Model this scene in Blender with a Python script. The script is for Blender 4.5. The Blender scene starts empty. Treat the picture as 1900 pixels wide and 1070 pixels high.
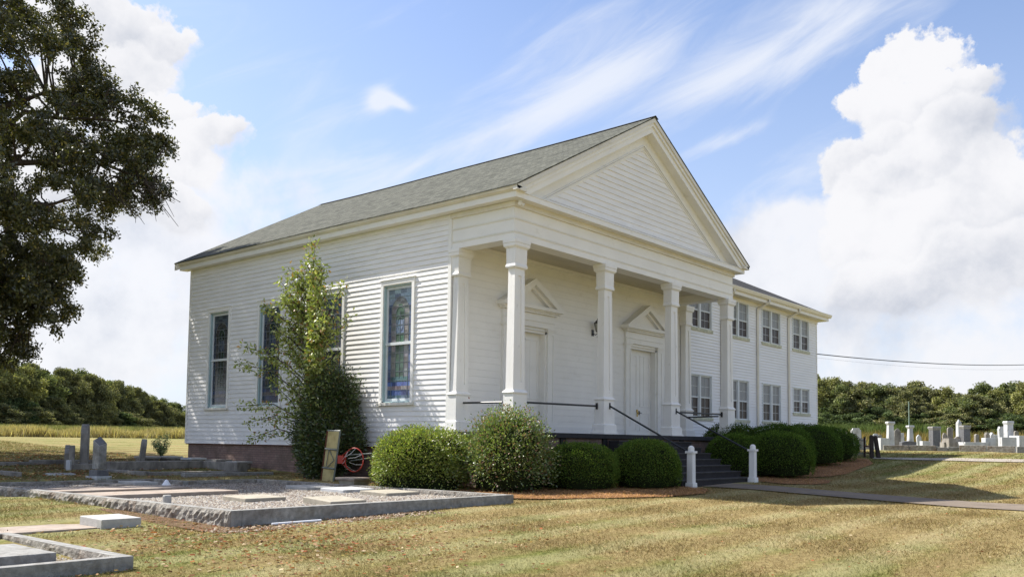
import bpy, math, random
import numpy as np
from mathutils import Vector, Matrix
random.seed(7); RNG=np.random.default_rng(11)
R=math.radians
sc=bpy.context.scene
COL=sc.collection

# ------------------------------------------------------------------ camera
CAM=np.array([-16.709,-14.182,-0.26])
YAW=0.86666; FPX=1642.9; PPY=714.8
FW=np.array([0.7606155,0.64605317,0.0638699]); RT=np.array([0.64673631,-0.76261746,0.01211468]); UP=np.array([-0.05653503,-0.03209237,0.9978847])
cd=bpy.data.cameras.new('camera'); cam=bpy.data.objects.new('camera',cd); COL.objects.link(cam); sc.camera=cam
cam.matrix_world=Matrix(((RT[0],UP[0],-FW[0],CAM[0]),(RT[1],UP[1],-FW[1],CAM[1]),(RT[2],UP[2],-FW[2],CAM[2]),(0,0,0,1)))
cd.sensor_width=36; cd.lens=FPX/1900*36; cd.shift_y=(PPY-535)/1900; cd.clip_start=.1; cd.clip_end=6000
# ------------------------------------------------------------------ sun, view
SUN=Vector((-.26,.81,1.0)).normalized()          # towards the sun
sl=bpy.data.lights.new('sun','SUN'); sl.energy=4.75; sl.angle=R(.53); sl.color=(1,.955,.89)
so=bpy.data.objects.new('sun',sl); COL.objects.link(so); so.rotation_euler=SUN.to_track_quat('Z','Y').to_euler(); so.location=(-20,30,40)
SUN_EL=math.asin(SUN.z); SUN_AZ=math.atan2(SUN.x,SUN.y)
sc.view_settings.view_transform='Standard'; sc.view_settings.look='None'; sc.view_settings.gamma=1; sc.view_settings.exposure=.95

# ------------------------------------------------------------------ node helper
class NT:
    def __init__(s,tree): s.t=tree; s.n=tree.nodes; s.l=tree.links
    def new(s,ty,**k):
        n=s.n.new(ty)
        for a,b in k.items(): setattr(n,a,b)
        return n
    def put(s,sock,v):
        if isinstance(v,bpy.types.NodeSocket): s.l.new(v,sock)
        elif isinstance(v,(tuple,list)) and len(v)==3 and sock.type=='RGBA': sock.default_value=(*v,1)
        else: sock.default_value=v
    def m(s,op,a,b=0.0,c=0.0,clamp=False):
        n=s.new('ShaderNodeMath',operation=op,use_clamp=clamp)
        s.put(n.inputs[0],a); s.put(n.inputs[1],b)
        if op in('MULTIPLY_ADD','SMOOTH_MIN'): s.put(n.inputs[2],c)
        return n.outputs[0]
    def ss(s,x,a,b):
        n=s.new('ShaderNodeMapRange',interpolation_type='SMOOTHSTEP')
        s.put(n.inputs[0],x); n.inputs[1].default_value=a; n.inputs[2].default_value=b
        return n.outputs[0]
    def mix(s,f,a,b,bt='MIX'):
        n=s.new('ShaderNodeMix',data_type='RGBA',blend_type=bt)
        s.put(n.inputs[0],f); s.put(n.inputs[6],a); s.put(n.inputs[7],b); return n.outputs[2]
    def noise(s,vec,scale,detail=4,rough=.55,dist=0.0):
        n=s.new('ShaderNodeTexNoise'); 
        if vec is not None: s.l.new(vec,n.inputs['Vector'])
        n.inputs['Scale'].default_value=scale; n.inputs['Detail'].default_value=detail; n.inputs['Roughness'].default_value=rough; n.inputs['Distortion'].default_value=dist
        return n.outputs[0]
    def map(s,vec,loc=(0,0,0),rot=(0,0,0),scale=(1,1,1)):
        n=s.new('ShaderNodeMapping'); s.l.new(vec,n.inputs[0]); n.inputs[1].default_value=loc; n.inputs[2].default_value=rot; n.inputs[3].default_value=scale
        return n.outputs[0]
    def ramp(s,f,stops):
        n=s.new('ShaderNodeValToRGB'); s.put(n.inputs[0],f); e=n.color_ramp.elements
        while len(e)<len(stops): e.new(.5)
        for q,(p,c) in zip(e,stops): q.position=p; q.color=(*c,1)
        return n.outputs[0]

# ------------------------------------------------------------------ world sky with clouds
def az_el(px,py):
    d=FW+(px-950)/FPX*RT+(PPY-py)/FPX*UP
    return math.atan2(d[0],d[1]), math.atan2(d[2],math.hypot(d[0],d[1]))
w=bpy.data.worlds.new('World'); sc.world=w; w.use_nodes=True
t=NT(w.node_tree); t.n.clear()
tc=t.new('ShaderNodeTexCoord'); D=tc.outputs['Generated']
sx=t.new('ShaderNodeSeparateXYZ'); t.l.new(D,sx.inputs[0])
A=t.m('ARCTAN2',sx.outputs[0],sx.outputs[1]); H=t.m('SQRT',t.m('ADD',t.m('MULTIPLY',sx.outputs[0],sx.outputs[0]),t.m('MULTIPLY',sx.outputs[1],sx.outputs[1])))
EL=t.m('ARCTAN2',sx.outputs[2],H)
sky=t.new('ShaderNodeTexSky',sky_type='NISHITA'); sky.sun_disc=False; sky.sun_elevation=SUN_EL; sky.sun_rotation=SUN_AZ; sky.altitude=50; sky.air_density=1.0; sky.dust_density=1.2; sky.ozone_density=1.6
n1=t.noise(D,4.5,6,.60,.2); n2=t.noise(t.map(D,loc=tuple(SUN*.05)),4.5,3,.55,.2)
nA=t.noise(D,11,7,.62,.0); nE=t.noise(t.map(D,loc=(3.1,1.7,5.3)),11,7,.62,.0)
A2=t.m('ADD',A,t.m('MULTIPLY',t.m('SUBTRACT',nA,.5),.105)); E2=t.m('ADD',EL,t.m('MULTIPLY',t.m('SUBTRACT',nE,.5),.105))
def blob(px,py,rx,ry,rot=0,w_=1.0):
    a0,e0=az_el(px,py); 
    da=t.m('SUBTRACT',A,a0); de=t.m('SUBTRACT',EL,e0)
    if rot:
        c,s_=math.cos(rot),math.sin(rot)
        u=t.m('ADD',t.m('MULTIPLY',da,c*FPX/rx),t.m('MULTIPLY',de,s_*FPX/rx)); v=t.m('ADD',t.m('MULTIPLY',da,-s_*FPX/ry),t.m('MULTIPLY',de,c*FPX/ry))
    else: u=t.m('MULTIPLY',da,FPX/rx); v=t.m('MULTIPLY',de,FPX/ry)
    r2=t.m('ADD',t.m('MULTIPLY',u,u),t.m('MULTIPLY',v,v))
    return t.m('MULTIPLY',t.m('POWER',2.718,t.m('MULTIPLY',r2,-1.0)),w_)
def summed(bl):
    o=None
    for b in bl: x=blob(*b); o=x if o is None else t.m('ADD',o,x)
    return o
# cumulus towers: round lobes, back to front, crisp towards the sun and melting away on the lee side
LOBES=[(1808,128,24,24),(1690,105,62,50),(1750,110,52,52),(1648,135,42,40),(1790,170,60,55),(1625,195,62,48),(1700,215,100,75),(1800,260,75,75),(1660,290,75,60),(1590,325,62,52),(1760,330,110,75),
 (1650,380,95,70),(1860,370,110,85),(1620,455,90,70),(1740,440,120,80),(1860,490,140,80),(1700,530,150,70),
 (250,45,70,55),(300,75,55,50),(185,70,90,80),(120,40,80,80),(255,150,85,60),(150,190,110,90),(330,215,60,45),(270,240,85,60),(395,262,60,46),(345,300,75,50),(230,330,110,70),(300,380,110,60),(70,330,130,110),(-330,330,260,260),(2330,330,220,260)]
mask=0.0; lum=.9
for (px,py,rx,ry) in LOBES:
    a0,e0=az_el(px,py); u=t.m('MULTIPLY',t.m('SUBTRACT',A2,a0),FPX/rx); v=t.m('MULTIPLY',t.m('SUBTRACT',E2,e0),FPX/ry)
    r=t.m('SQRT',t.m('ADD',t.m('MULTIPLY',u,u),t.m('MULTIPLY',v,v)))
    d=t.m('SUBTRACT',t.m('MULTIPLY',v,.75),t.m('MULTIPLY',u,.5))
    wd=t.m('MAXIMUM',t.m('SUBTRACT',.16,t.m('MULTIPLY',d,.75)),.15)
    m=t.m('DIVIDE',t.m('SUBTRACT',1.0,r),wd,clamp=True)
    li=t.m('ADD',.85,t.m('MULTIPLY',t.m('MAXIMUM',d,-1.0),.16))
    lum=t.m('ADD',t.m('MULTIPLY',m,t.m('SUBTRACT',li,lum)),lum); mask=t.m('MAXIMUM',mask,m)
# soft broken cloud low down and all round
soft=t.m('MINIMUM',summed([(1520,560,190,120,0,.75),(1700,640,330,90,0,.95),(1850,560,200,120,0,.9),(1470,400,100,70,0,.6),(1430,470,110,80,0,.6),(1420,660,160,80,0,.6),(230,470,190,110,0,.9),(120,600,300,130,0,.85),(350,600,170,120,0,.75),(60,420,140,120,0,.9),(480,350,110,70,0,.42),(640,420,140,110,0,.30),(2050,600,260,160,0,.9),(1330,560,120,110,0,.45)]),.95)
gen=t.m('MULTIPLY',t.ss(t.m('ABSOLUTE',t.m('SUBTRACT',A,YAW)),.75,1.1),.42)
sd=t.m('ADD',t.m('ADD',soft,gen),t.m('ADD',t.m('MULTIPLY',t.m('SUBTRACT',n1,.5),1.9),t.m('MULTIPLY',t.m('SUBTRACT',nA,.5),1.3)))
smask=t.m('MULTIPLY',t.ss(sd,.26,.86),.90)
# fibrous high cloud
def streak(rot,off):
    vv=t.new('ShaderNodeCombineXYZ'); t.l.new(A,vv.inputs[0]); t.l.new(EL,vv.inputs[1]); vv.inputs[2].default_value=off
    m_=t.new('ShaderNodeMapping'); m_.vector_type='TEXTURE'; t.l.new(vv.outputs[0],m_.inputs[0]); m_.inputs[2].default_value=(0,0,rot); m_.inputs[3].default_value=(.55,.13,1)
    return t.noise(m_.outputs[0],2.6,6,.6,.7)
s1=streak(.42,0.3); 
cir=None
for b in [(1060,190,210,34,.52,.62),(870,255,200,22,.42,.42),(1300,150,260,60,.2,.50),(1340,262,110,16,.32,.55),(1200,60,260,75,.35,.36),(1550,15,90,34,.1,.5),(600,320,200,40,.2,.35),(520,170,160,60,0,.25),(1480,330,160,70,.4,.4),(1720,40,60,50,1.2,.3),(960,60,330,90,.4,.30),(1430,110,200,40,.25,.42),(700,350,200,40,.35,.28),(706,184,26,19,.3,1.15),(744,193,24,9,-.35,.85)]:
    x=blob(*b); cir=x if cir is None else t.m('ADD',cir,x)
cirm=t.m('MULTIPLY',t.ss(t.m('ADD',cir,t.m('MULTIPLY',t.m('SUBTRACT',s1,.5),1.5)),.10,1.05),.85)
low=t.m('MULTIPLY',t.ss(EL,.58,-.06),.70)           # milky air low down
lum=t.m('ADD',lum,t.m('ADD',t.m('MULTIPLY',t.m('SUBTRACT',n1,n2),.9),t.m('MULTIPLY',t.m('SUBTRACT',nE,.5),.45)))
WS=.1; CW=4.9
def cc(l): return t.mix(t.ss(l,.45,1.02),(CW*.52,CW*.57,CW*.68),(CW*1.0,CW*1.0,CW*1.03))
slum=t.m('ADD',.93,t.m('ADD',t.m('MULTIPLY',t.m('SUBTRACT',n1,n2),1.0),t.m('ADD',t.m('MULTIPLY',t.m('SUBTRACT',nE,.5),.7),t.m('MULTIPLY',t.ss(sd,.6,1.5),-.10))))
skyc=t.mix(1.0,sky.outputs[0],(1.02,1.02,1.10),'MULTIPLY')
c=t.mix(low,skyc,(CW*.72,CW*.82,CW*1.02)); c=t.mix(cirm,c,(CW*.93,CW*.97,CW*1.06)); c=t.mix(smask,c,cc(slum)); c=t.mix(mask,c,cc(lum))
bg=t.new('ShaderNodeBackground'); t.l.new(c,bg.inputs[0]); bg.inputs[1].default_value=WS
wo=t.new('ShaderNodeOutputWorld'); t.l.new(bg.outputs[0],wo.inputs[0])

# ------------------------------------------------------------------ materials
def mat(name,col,rough=.7,spec=.3,var=.0,vscale=3.0,bump=0.0,bscale=20.0,tint=None,tscale=1.2,tamt=.0,metal=0.0,stretch=(1,1,1),tthr=(.5,.75),bdist=.02):
    m=bpy.data.materials.new(name); m.use_nodes=True; t=NT(m.node_tree); bs=t.n['Principled BSDF']
    bs.inputs['Roughness'].default_value=rough; bs.inputs['Specular IOR Level'].default_value=spec; bs.inputs['Metallic'].default_value=metal
    tc=t.new('ShaderNodeTexCoord'); P=t.new('ShaderNodeNewGeometry').outputs['Position']; P=t.map(P,scale=stretch)
    c=t.mix(0.0,col,col)
    if var>0:
        f=t.noise(P,vscale,6,.6); lo=tuple(x*(1-var) for x in col); hi=tuple(min(1,x*(1+var)) for x in col)
        c=t.mix(t.ss(f,.3,.7),lo,hi)
    if tint is not None:
        f=t.noise(P,tscale,7,.65,.3); c=t.mix(t.m('MULTIPLY',t.ss(f,*tthr),tamt),c,tint)
    t.put(bs.inputs['Base Color'],c)
    if bump>0:
        b=t.new('ShaderNodeBump'); b.inputs['Strength'].default_value=bump; b.inputs['Distance'].default_value=bdist
        t.l.new(t.noise(P,bscale,6,.65),b.inputs['Height']); t.l.new(b.outputs[0],bs.inputs['Normal'])
    return m
M={}
M['white']=mat('white_paint',(.80,.785,.745),.55,.3,.035,.9,.12,9,(.50,.47,.38),2.6,.42,stretch=(1,1,1.6),tthr=(.56,.82))
M['siding']=mat('painted_siding',(.80,.785,.765),.5,.3,.05,1.1,.10,12,(.52,.50,.45),1.3,.45,stretch=(1,1,5),tthr=(.55,.82))
M['siding2']=mat('vinyl_siding',(.78,.78,.79),.45,.3,.03,.8,.05,8,(.55,.56,.52),1.6,.25,stretch=(1,1,3),tthr=(.58,.85))
M['oldwhite']=mat('weathered_white',(.70,.67,.60),.6,.3,.08,1.2,.12,9,(.40,.36,.25),1.7,.5,stretch=(.6,1,1),tthr=(.5,.8))
M['col']=mat('column_paint',(.79,.775,.74),.55,.3,.04,2,.2,22,(.42,.39,.32),9,.45,stretch=(1,1,.45),tthr=(.62,.74))
M['ceil']=mat('ceiling_boards',(.60,.56,.47),.6,.3,.06,1.1,.1,9,(.42,.37,.27),1.3,.4,stretch=(.4,1.4,1))
M['lead']=mat('lead_came',(.17,.19,.21),.5,.4)
M['sill']=mat('mossy_sill',(.50,.50,.38),.75,.2,.2,7,.3,30)
M['teal']=mat('storm_frame_metal',(.34,.46,.47),.35,.5,.05,4)
M['frame2']=mat('window_frame_grey_white',(.62,.65,.66),.45,.35,.05,3,0,10,(.36,.35,.22),3,.5,tthr=(.55,.75))
M['gutter']=mat('gutter_metal',(.74,.70,.60),.4,.45,.05,1.2,0,10,(.5,.46,.36),3,.3)
M['base']=mat('mauve_foundation',(.25,.175,.155),.85,.2,.14,1.4,.5,14,(.11,.10,.07),1.0,.6,tthr=(.5,.8))
def brick_base():
    m=bpy.data.materials.new('painted_brick_foundation'); m.use_nodes=True; t=NT(m.node_tree); bs=t.n['Principled BSDF']
    g=t.new('ShaderNodeNewGeometry').outputs['Position']; s_=t.new('ShaderNodeSeparateXYZ'); t.l.new(g,s_.inputs[0])
    cb=t.new('ShaderNodeCombineXYZ'); t.put(cb.inputs[0],t.m('ADD',s_.outputs[0],s_.outputs[1])); t.l.new(s_.outputs[2],cb.inputs[1])
    br=t.new('ShaderNodeTexBrick'); t.l.new(cb.outputs[0],br.inputs['Vector']); br.inputs['Scale'].default_value=1; br.inputs['Brick Width'].default_value=.215; br.inputs['Row Height'].default_value=.075; br.inputs['Mortar Size'].default_value=.008
    br.inputs['Color1'].default_value=(.24,.15,.125,1); br.inputs['Color2'].default_value=(.30,.20,.17,1); br.inputs['Mortar'].default_value=(.16,.115,.10,1)
    n_=t.noise(g,1.6,7,.7,.3); c=t.mix(t.m('MULTIPLY',t.ss(n_,.42,.62),.75),br.outputs[0],(.15,.11,.085)); n5=t.noise(g,3.1,6,.7); c=t.mix(t.m('MULTIPLY',t.ss(n5,.58,.7),.5),c,(.36,.29,.25))
    t.put(bs.inputs['Base Color'],c); bs.inputs['Roughness'].default_value=.9
    b=t.new('ShaderNodeBump'); b.invert=True; b.inputs['Strength'].default_value=.8; b.inputs['Distance'].default_value=.012; t.l.new(br.outputs[1],b.inputs['Height']); t.l.new(b.outputs[0],bs.inputs['Normal']); return m
M['base']=brick_base()
M['darkstone']=mat('dark_porch_slab',(.026,.024,.026),.8,.3,.2,5,.2,25)
M['nosing']=mat('worn_step_edge',(.05,.047,.047),.7,.3,.3,9,.2,25)
M['iron']=mat('black_iron',(.014,.014,.015),.42,.5,.2,12)
M['brass']=mat('brass',(.45,.32,.10),.35,.5,.2,20,metal=.9)
M['granite']=mat('grey_granite',(.27,.265,.245),.85,.25,.22,11,.6,40,(.12,.10,.075),2.2,.7,tthr=(.46,.72))
M['rough_granite']=mat('rock_faced_granite',(.29,.27,.235),.9,.2,.34,9,1.0,13,(.15,.09,.05),2.6,.65,tthr=(.46,.7),bdist=.05)
M['pale_stone']=mat('pale_marker_stone',(.42,.41,.385),.75,.3,.1,9,.4,50,(.30,.27,.2),5,.5)
M['tan_stone']=mat('tan_marker_stone',(.37,.335,.265),.8,.3,.15,9,.5,50,(.28,.22,.13),6,.5)
M['pink_slab']=mat('pinkish_concrete',(.33,.275,.225),.85,.2,.18,4,.5,40,(.28,.17,.11),2.5,.6)
M['marble']=mat('weathered_marble',(.50,.51,.51),.7,.3,.14,2.5,.3,20,(.19,.17,.15),3.4,.75,stretch=(1,1,.5),tthr=(.5,.75))
M['old_marble']=mat('stained_marble',(.26,.24,.21),.8,.3,.25,4,.4,20,(.09,.08,.07),3,.7,stretch=(1,1,.5),tthr=(.45,.7))
M['dark_granite']=mat('dark_granite',(.12,.12,.125),.5,.4,.2,12,.2,60)
M['white_plastic']=mat('white_plastic',(.75,.76,.78),.4,.4,.04,5)
M['red']=mat('red_enamel',(.36,.030,.015),.42,.45,.15,8)
M['board']=mat('yellowed_acrylic',(.66,.60,.40),.45,.4,.1,3)
M['boardframe']=mat('grey_green_steel',(.16,.18,.16),.5,.4,.1,5)
M['rust']=mat('rusty_edge',(.12,.045,.025),.7,.3,.3,8)
M['concrete']=mat('walk_concrete',(.185,.15,.115),.9,.2,.14,1.6,.4,30,(.14,.11,.08),3,.5)
M['concrete2']=mat('pale_walk_concrete',(.34,.30,.25),.9,.2,.14,1.6,.4,30,(.2,.16,.11),3,.5)
M['bark']=mat('bark',(.07,.055,.045),.9,.2,.3,4,.9,18,stretch=(1,1,.25))
M['palebark']=mat('pale_bark',(.22,.20,.17),.9,.2,.3,4)
M['lantern_glass']=mat('lantern_glass',(.35,.36,.33),.1,.6)
M['post']=mat('dark_fence_post',(.035,.025,.022),.7,.3,.3,5)
M['wire']=mat('cable_black',(.01,.01,.012),.6,.3)
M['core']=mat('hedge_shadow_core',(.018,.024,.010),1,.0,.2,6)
M['pole_green']=mat('green_pole',(.20,.27,.22),.5,.4)

def glassmat(name,col,rough=.08,spec=.6):
    return mat(name,col,rough,spec)
M['pane_dark']=mat('dark_pane',(.055,.04,.033),.3,.15); M['pane_blind']=mat('pane_with_blind',(.24,.245,.245),.3,.2,.06,3)
M['gap_shade']=glassmat('door_gap_shade',(.014,.013,.014),.1)

# shingles
def shingle(name,dark,light,sgn):
    m=bpy.data.materials.new(name); m.use_nodes=True; t=NT(m.node_tree); bs=t.n['Principled BSDF']
    g=t.new('ShaderNodeNewGeometry').outputs['Position']; s_=t.new('ShaderNodeSeparateXYZ'); t.l.new(g,s_.inputs[0])
    cb=t.new('ShaderNodeCombineXYZ')
    if sgn=='x': t.l.new(s_.outputs[1],cb.inputs[0])
    else: t.l.new(s_.outputs[0],cb.inputs[0])
    t.put(cb.inputs[1],t.m('MULTIPLY',s_.outputs[2],2.07 if sgn=='x' else 2.2))
    br=t.new('ShaderNodeTexBrick'); t.l.new(cb.outputs[0],br.inputs['Vector']); br.offset=.37; br.squash=1; br.inputs['Scale'].default_value=1
    br.inputs['Brick Width'].default_value=.19; br.inputs['Row Height'].default_value=.14; br.inputs['Mortar Size'].default_value=.006; br.inputs['Bias'].default_value=0
    br.inputs['Color1'].default_value=(*dark,1); br.inputs['Color2'].default_value=(*light,1); br.inputs['Mortar'].default_value=(*[x*.6 for x in dark],1)
    n_=t.noise(g,1.1,6,.65); c=t.mix(t.m('MULTIPLY',t.ss(n_,.35,.7),.35),br.outputs[0],tuple(.5*(a+b)*1.12 for a,b in zip(dark,light)))
    n4=t.noise(g,60,3,.7); c=t.mix(.35,c,t.mix(t.ss(n4,.3,.7),tuple(x*.5 for x in dark),tuple(x*1.35 for x in light)))
    t.put(bs.inputs['Base Color'],c); bs.inputs['Roughness'].default_value=.95; bs.inputs['Specular IOR Level'].default_value=.15
    b=t.new('ShaderNodeBump'); b.inputs['Strength'].default_value=.7; b.inputs['Distance'].default_value=.02; t.l.new(br.outputs[1],b.inputs['Height']); b.invert=True
    t.l.new(b.outputs[0],bs.inputs['Normal']); return m
M['roof']=shingle('asphalt_shingle_roof',(.032,.034,.027),(.140,.142,.115),'x')
M['roof2']=shingle('dark_shingle_roof',(.035,.035,.035),(.065,.063,.060),'y')

# vertex-coloured foliage
def leafmat(name,trans=.35,gloss=.0,sat=1.0):
    m=bpy.data.materials.new(name); m.use_nodes=True; t=NT(m.node_tree); t.n.clear()
    at=t.new('ShaderNodeAttribute'); at.attribute_name='Col'
    d=t.new('ShaderNodeBsdfDiffuse'); t.l.new(at.outputs[0],d.inputs[0])
    tr=t.new('ShaderNodeBsdfTranslucent'); t.put(tr.inputs[0],t.mix(1.0,at.outputs[0],(1.5,1.6,.7),'MULTIPLY'))
    mx=t.new('ShaderNodeMixShader'); mx.inputs[0].default_value=trans; t.l.new(d.outputs[0],mx.inputs[1]); t.l.new(tr.outputs[0],mx.inputs[2]); o=mx.outputs[0]
    if gloss>0:
        g=t.new('ShaderNodeBsdfGlossy'); g.inputs['Roughness'].default_value=.42; g.inputs[0].default_value=(1,1,1,1)
        m2=t.new('ShaderNodeMixShader'); m2.inputs[0].default_value=gloss; t.l.new(o,m2.inputs[1]); t.l.new(g.outputs[0],m2.inputs[2]); o=m2.outputs[0]
    out=t.new('ShaderNodeOutputMaterial'); t.l.new(o,out.inputs[0]); return m
M['leaf']=leafmat('leaf',.25,.06); M['leafdull']=leafmat('leaf_dull',.2,0); M['blade']=leafmat('grass_blade',.25,0); 
def attrmat(name,rough,spec,bump=0):
    m=bpy.data.materials.new(name); m.use_nodes=True; t=NT(m.node_tree); bs=t.n['Principled BSDF']
    at=t.new('ShaderNodeAttribute'); at.attribute_name='Col'; t.l.new(at.outputs[0],bs.inputs['Base Color']); bs.inputs['Roughness'].default_value=rough; bs.inputs['Specular IOR Level'].default_value=spec; return m
M['stained']=attrmat('stained_glass',.16,.55); M['pebble']=attrmat('pebble',.85,.2)

# ------------------------------------------------------------------ mesh builder and tagging
WL={}
def tag(o,label=None,cat=None,group=None,kind=None):
    if label: o['label']=label
    if cat: o['category']=cat
    if group: o['group']=group
    if kind: o['kind']=kind
    return o
def wl(o): return WL.get(o.name,Vector((0,0,0)))
def empty(name,loc,label=None,cat=None,group=None):
    o=bpy.data.objects.new(name,None); COL.objects.link(o); o.location=loc; o.empty_display_size=.2; WL[o.name]=Vector(loc); tag(o,label,cat,group); return o
class MB:
    def __init__(s): s.v=[]; s.f=[]
    def quad(s,a,b,c,d): i=len(s.v); s.v+=[a,b,c,d]; s.f.append((i,i+1,i+2,i+3)); return s
    def poly(s,ps): i=len(s.v); s.v+=list(ps); s.f.append(tuple(range(i,i+len(ps)))); return s
    def box(s,x0,x1,y0,y1,z0,z1):
        return s.hexa([(x0,y0,z0),(x1,y0,z0),(x1,y1,z0),(x0,y1,z0)],[(x0,y0,z1),(x1,y0,z1),(x1,y1,z1),(x0,y1,z1)])
    def hexa(s,b,t_):
        i=len(s.v); n=len(b); s.v+=list(b)+list(t_)
        s.f.append(tuple(i+k for k in reversed(range(n)))); s.f.append(tuple(i+n+k for k in range(n)))
        for k in range(n): j=(k+1)%n; s.f.append((i+k,i+j,i+n+j,i+n+k))
        return s
    def prism(s,pts,ax,a,b):
        # pts in the plane of the two other axes, extruded along axis ax
        def P(p,h): q=[p[0],p[1]]; q.insert(ax,h); return tuple(q)
        lo=[P(p,a) for p in pts]; hi=[P(p,b) for p in pts]; return s.hexa(lo,hi)
    def frustum(s,cx,cy,z0,z1,w0,d0,w1,d1):
        return s.hexa([(cx-w0,cy-d0,z0),(cx+w0,cy-d0,z0),(cx+w0,cy+d0,z0),(cx-w0,cy+d0,z0)],[(cx-w1,cy-d1,z1),(cx+w1,cy-d1,z1),(cx+w1,cy+d1,z1),(cx-w1,cy+d1,z1)])
    def tube(s,pts,r,n=8,cap=True):
        pts=[Vector(p) for p in pts]; rs=r if isinstance(r,(list,tuple)) else [r]*len(pts)
        rings=[]; prev=None
        for k,p in enumerate(pts):
            d=(pts[min(k+1,len(pts)-1)]-pts[max(k-1,0)]).normalized()
            a=Vector((0,0,1)) if abs(d.z)<.9 else Vector((1,0,0))
            if prev is not None: a=prev
            u=(a-d*a.dot(d)).normalized(); v_=d.cross(u); prev=u
            i=len(s.v); s.v+=[tuple(p+(u*math.cos(2*math.pi*q/n)+v_*math.sin(2*math.pi*q/n))*rs[k]) for q in range(n)]; rings.append(i)
        for a,b in zip(rings,rings[1:]):
            for q in range(n): w_=(q+1)%n; s.f.append((a+q,a+w_,b+w_,b+q))
        if cap: s.f.append(tuple(rings[0]+q for q in reversed(range(n)))); s.f.append(tuple(rings[-1]+q for q in range(n)))
        return s
    def lathe(s,cx,cy,prof,n=16):
        rings=[]
        for r,z in prof:
            i=len(s.v); s.v+=[(cx+r*math.cos(2*math.pi*q/n),cy+r*math.sin(2*math.pi*q/n),z) for q in range(n)]; rings.append(i)
        for a,b in zip(rings,rings[1:]):
            for q in range(n): w_=(q+1)%n; s.f.append((a+q,a+w_,b+w_,b+q))
        s.f.append(tuple(rings[0]+q for q in reversed(range(n)))); s.f.append(tuple(rings[-1]+q for q in range(n))); return s
    def build(s,name,m,parent=None,org=None,smooth=False,bevel=0.0):
        pw=wl(parent) if parent else Vector((0,0,0))
        if org is None:
            if parent: org=pw
            else:
                a=np.array(s.v); org=Vector((float((a[:,0].min()+a[:,0].max())/2),float((a[:,1].min()+a[:,1].max())/2),float(a[:,2].min())))
        org=Vector(org)
        me=bpy.data.meshes.new(name); me.from_pydata([tuple(Vector(p)-org) for p in s.v],[],s.f); me.update()
        if m is not None: me.materials.append(m if not isinstance(m,str) else M[m])
        o=bpy.data.objects.new(name,me); COL.objects.link(o)
        if parent: o.parent=parent
        o.location=org-pw; WL[o.name]=org
        if smooth: me.polygons.foreach_set('use_smooth',[True]*len(me.polygons))
        if bevel:
            b=o.modifiers.new('bevel','BEVEL'); b.width=bevel; b.segments=2; b.limit_method='ANGLE'
        return o
def npmesh(name,V,F,col,m,parent=None,org=(0,0,0),smooth=False):
    """V (n,3), F (m,k) all faces of k corners, col (m,3) colour per face"""
    me=bpy.data.meshes.new(name); k=F.shape[1]; org=np.array(org,float)
    me.vertices.add(len(V)); me.vertices.foreach_set('co',(V-org).astype(np.float32).ravel())
    me.loops.add(F.size); me.loops.foreach_set('vertex_index',F.astype(np.int32).ravel())
    me.polygons.add(len(F)); me.polygons.foreach_set('loop_start',np.arange(0,F.size,k,dtype=np.int32)); me.polygons.foreach_set('loop_total',np.full(len(F),k,dtype=np.int32))
    me.update(calc_edges=True)
    if col is not None:
        ca=me.color_attributes.new('Col','FLOAT_COLOR','CORNER'); c4=np.ones((F.size,4),np.float32); c4[:,:3]=np.repeat(np.clip(col,0,1),k,axis=0); ca.data.foreach_set('color',c4.ravel())
    me.materials.append(M[m] if isinstance(m,str) else m)
    if smooth: me.polygons.foreach_set('use_smooth',np.ones(len(F),bool))
    o=bpy.data.objects.new(name,me); COL.objects.link(o)
    pw=wl(parent) if parent else Vector((0,0,0))
    if parent: o.parent=parent
    o.location=Vector(org.tolist())-pw; WL[o.name]=Vector(org.tolist()); return o
def copy_tree(o,parent=None):
    c=o.copy(); COL.objects.link(c); c.parent=parent
    for ch in o.children: copy_tree(ch,c)
    return c

# ------------------------------------------------------------------ terrain
TS=[-200,0,10,14,18,24,28,34,49,75,120,300,3000.]; TZ=[-1.9,-1.86,-1.74,-1.63,-1.54,-1.40,-1.31,-1.02,-.44,-.30,-.34,-.6,-1.2]
def gz(x,y):
    x=np.asarray(x,float); y=np.asarray(y,float)
    s=np.hypot(x-CAM[0],y-CAM[1]); z=np.interp(s,TS,TZ)
    z=z-.30*np.exp(-((x-16.5)**2/36+(y+5.5)**2/12)); z=z-np.clip((-y-4)*.03,0,.15)*np.clip(x/4,0,1)
    # the soil inside the sunken gravel plot lies below its curbs
    ymax=np.where(x<-4.6,9.0,7.45); mk=np.clip((-2.0-x)/.4,0,1)*np.clip((ymax+.35-y)/.4,0,1)*np.clip((y+2.4)/.4,0,1)*np.clip((x+16)/.4,0,1)*np.where(x<-9.1,np.clip((y-4.5)/2,0,1),1)
    z=z*(1-mk)+np.minimum(z,-1.56)*mk
    return z
def gzf(x,y): return float(gz(x,y))
def at(px,s):   # ground point in the direction of a picture column, s metres away
    d=FW+(px-950)/FPX*RT+(PPY-815)/FPX*UP; h=math.hypot(d[0],d[1]); return CAM[0]+d[0]/h*s, CAM[1]+d[1]/h*s

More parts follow.
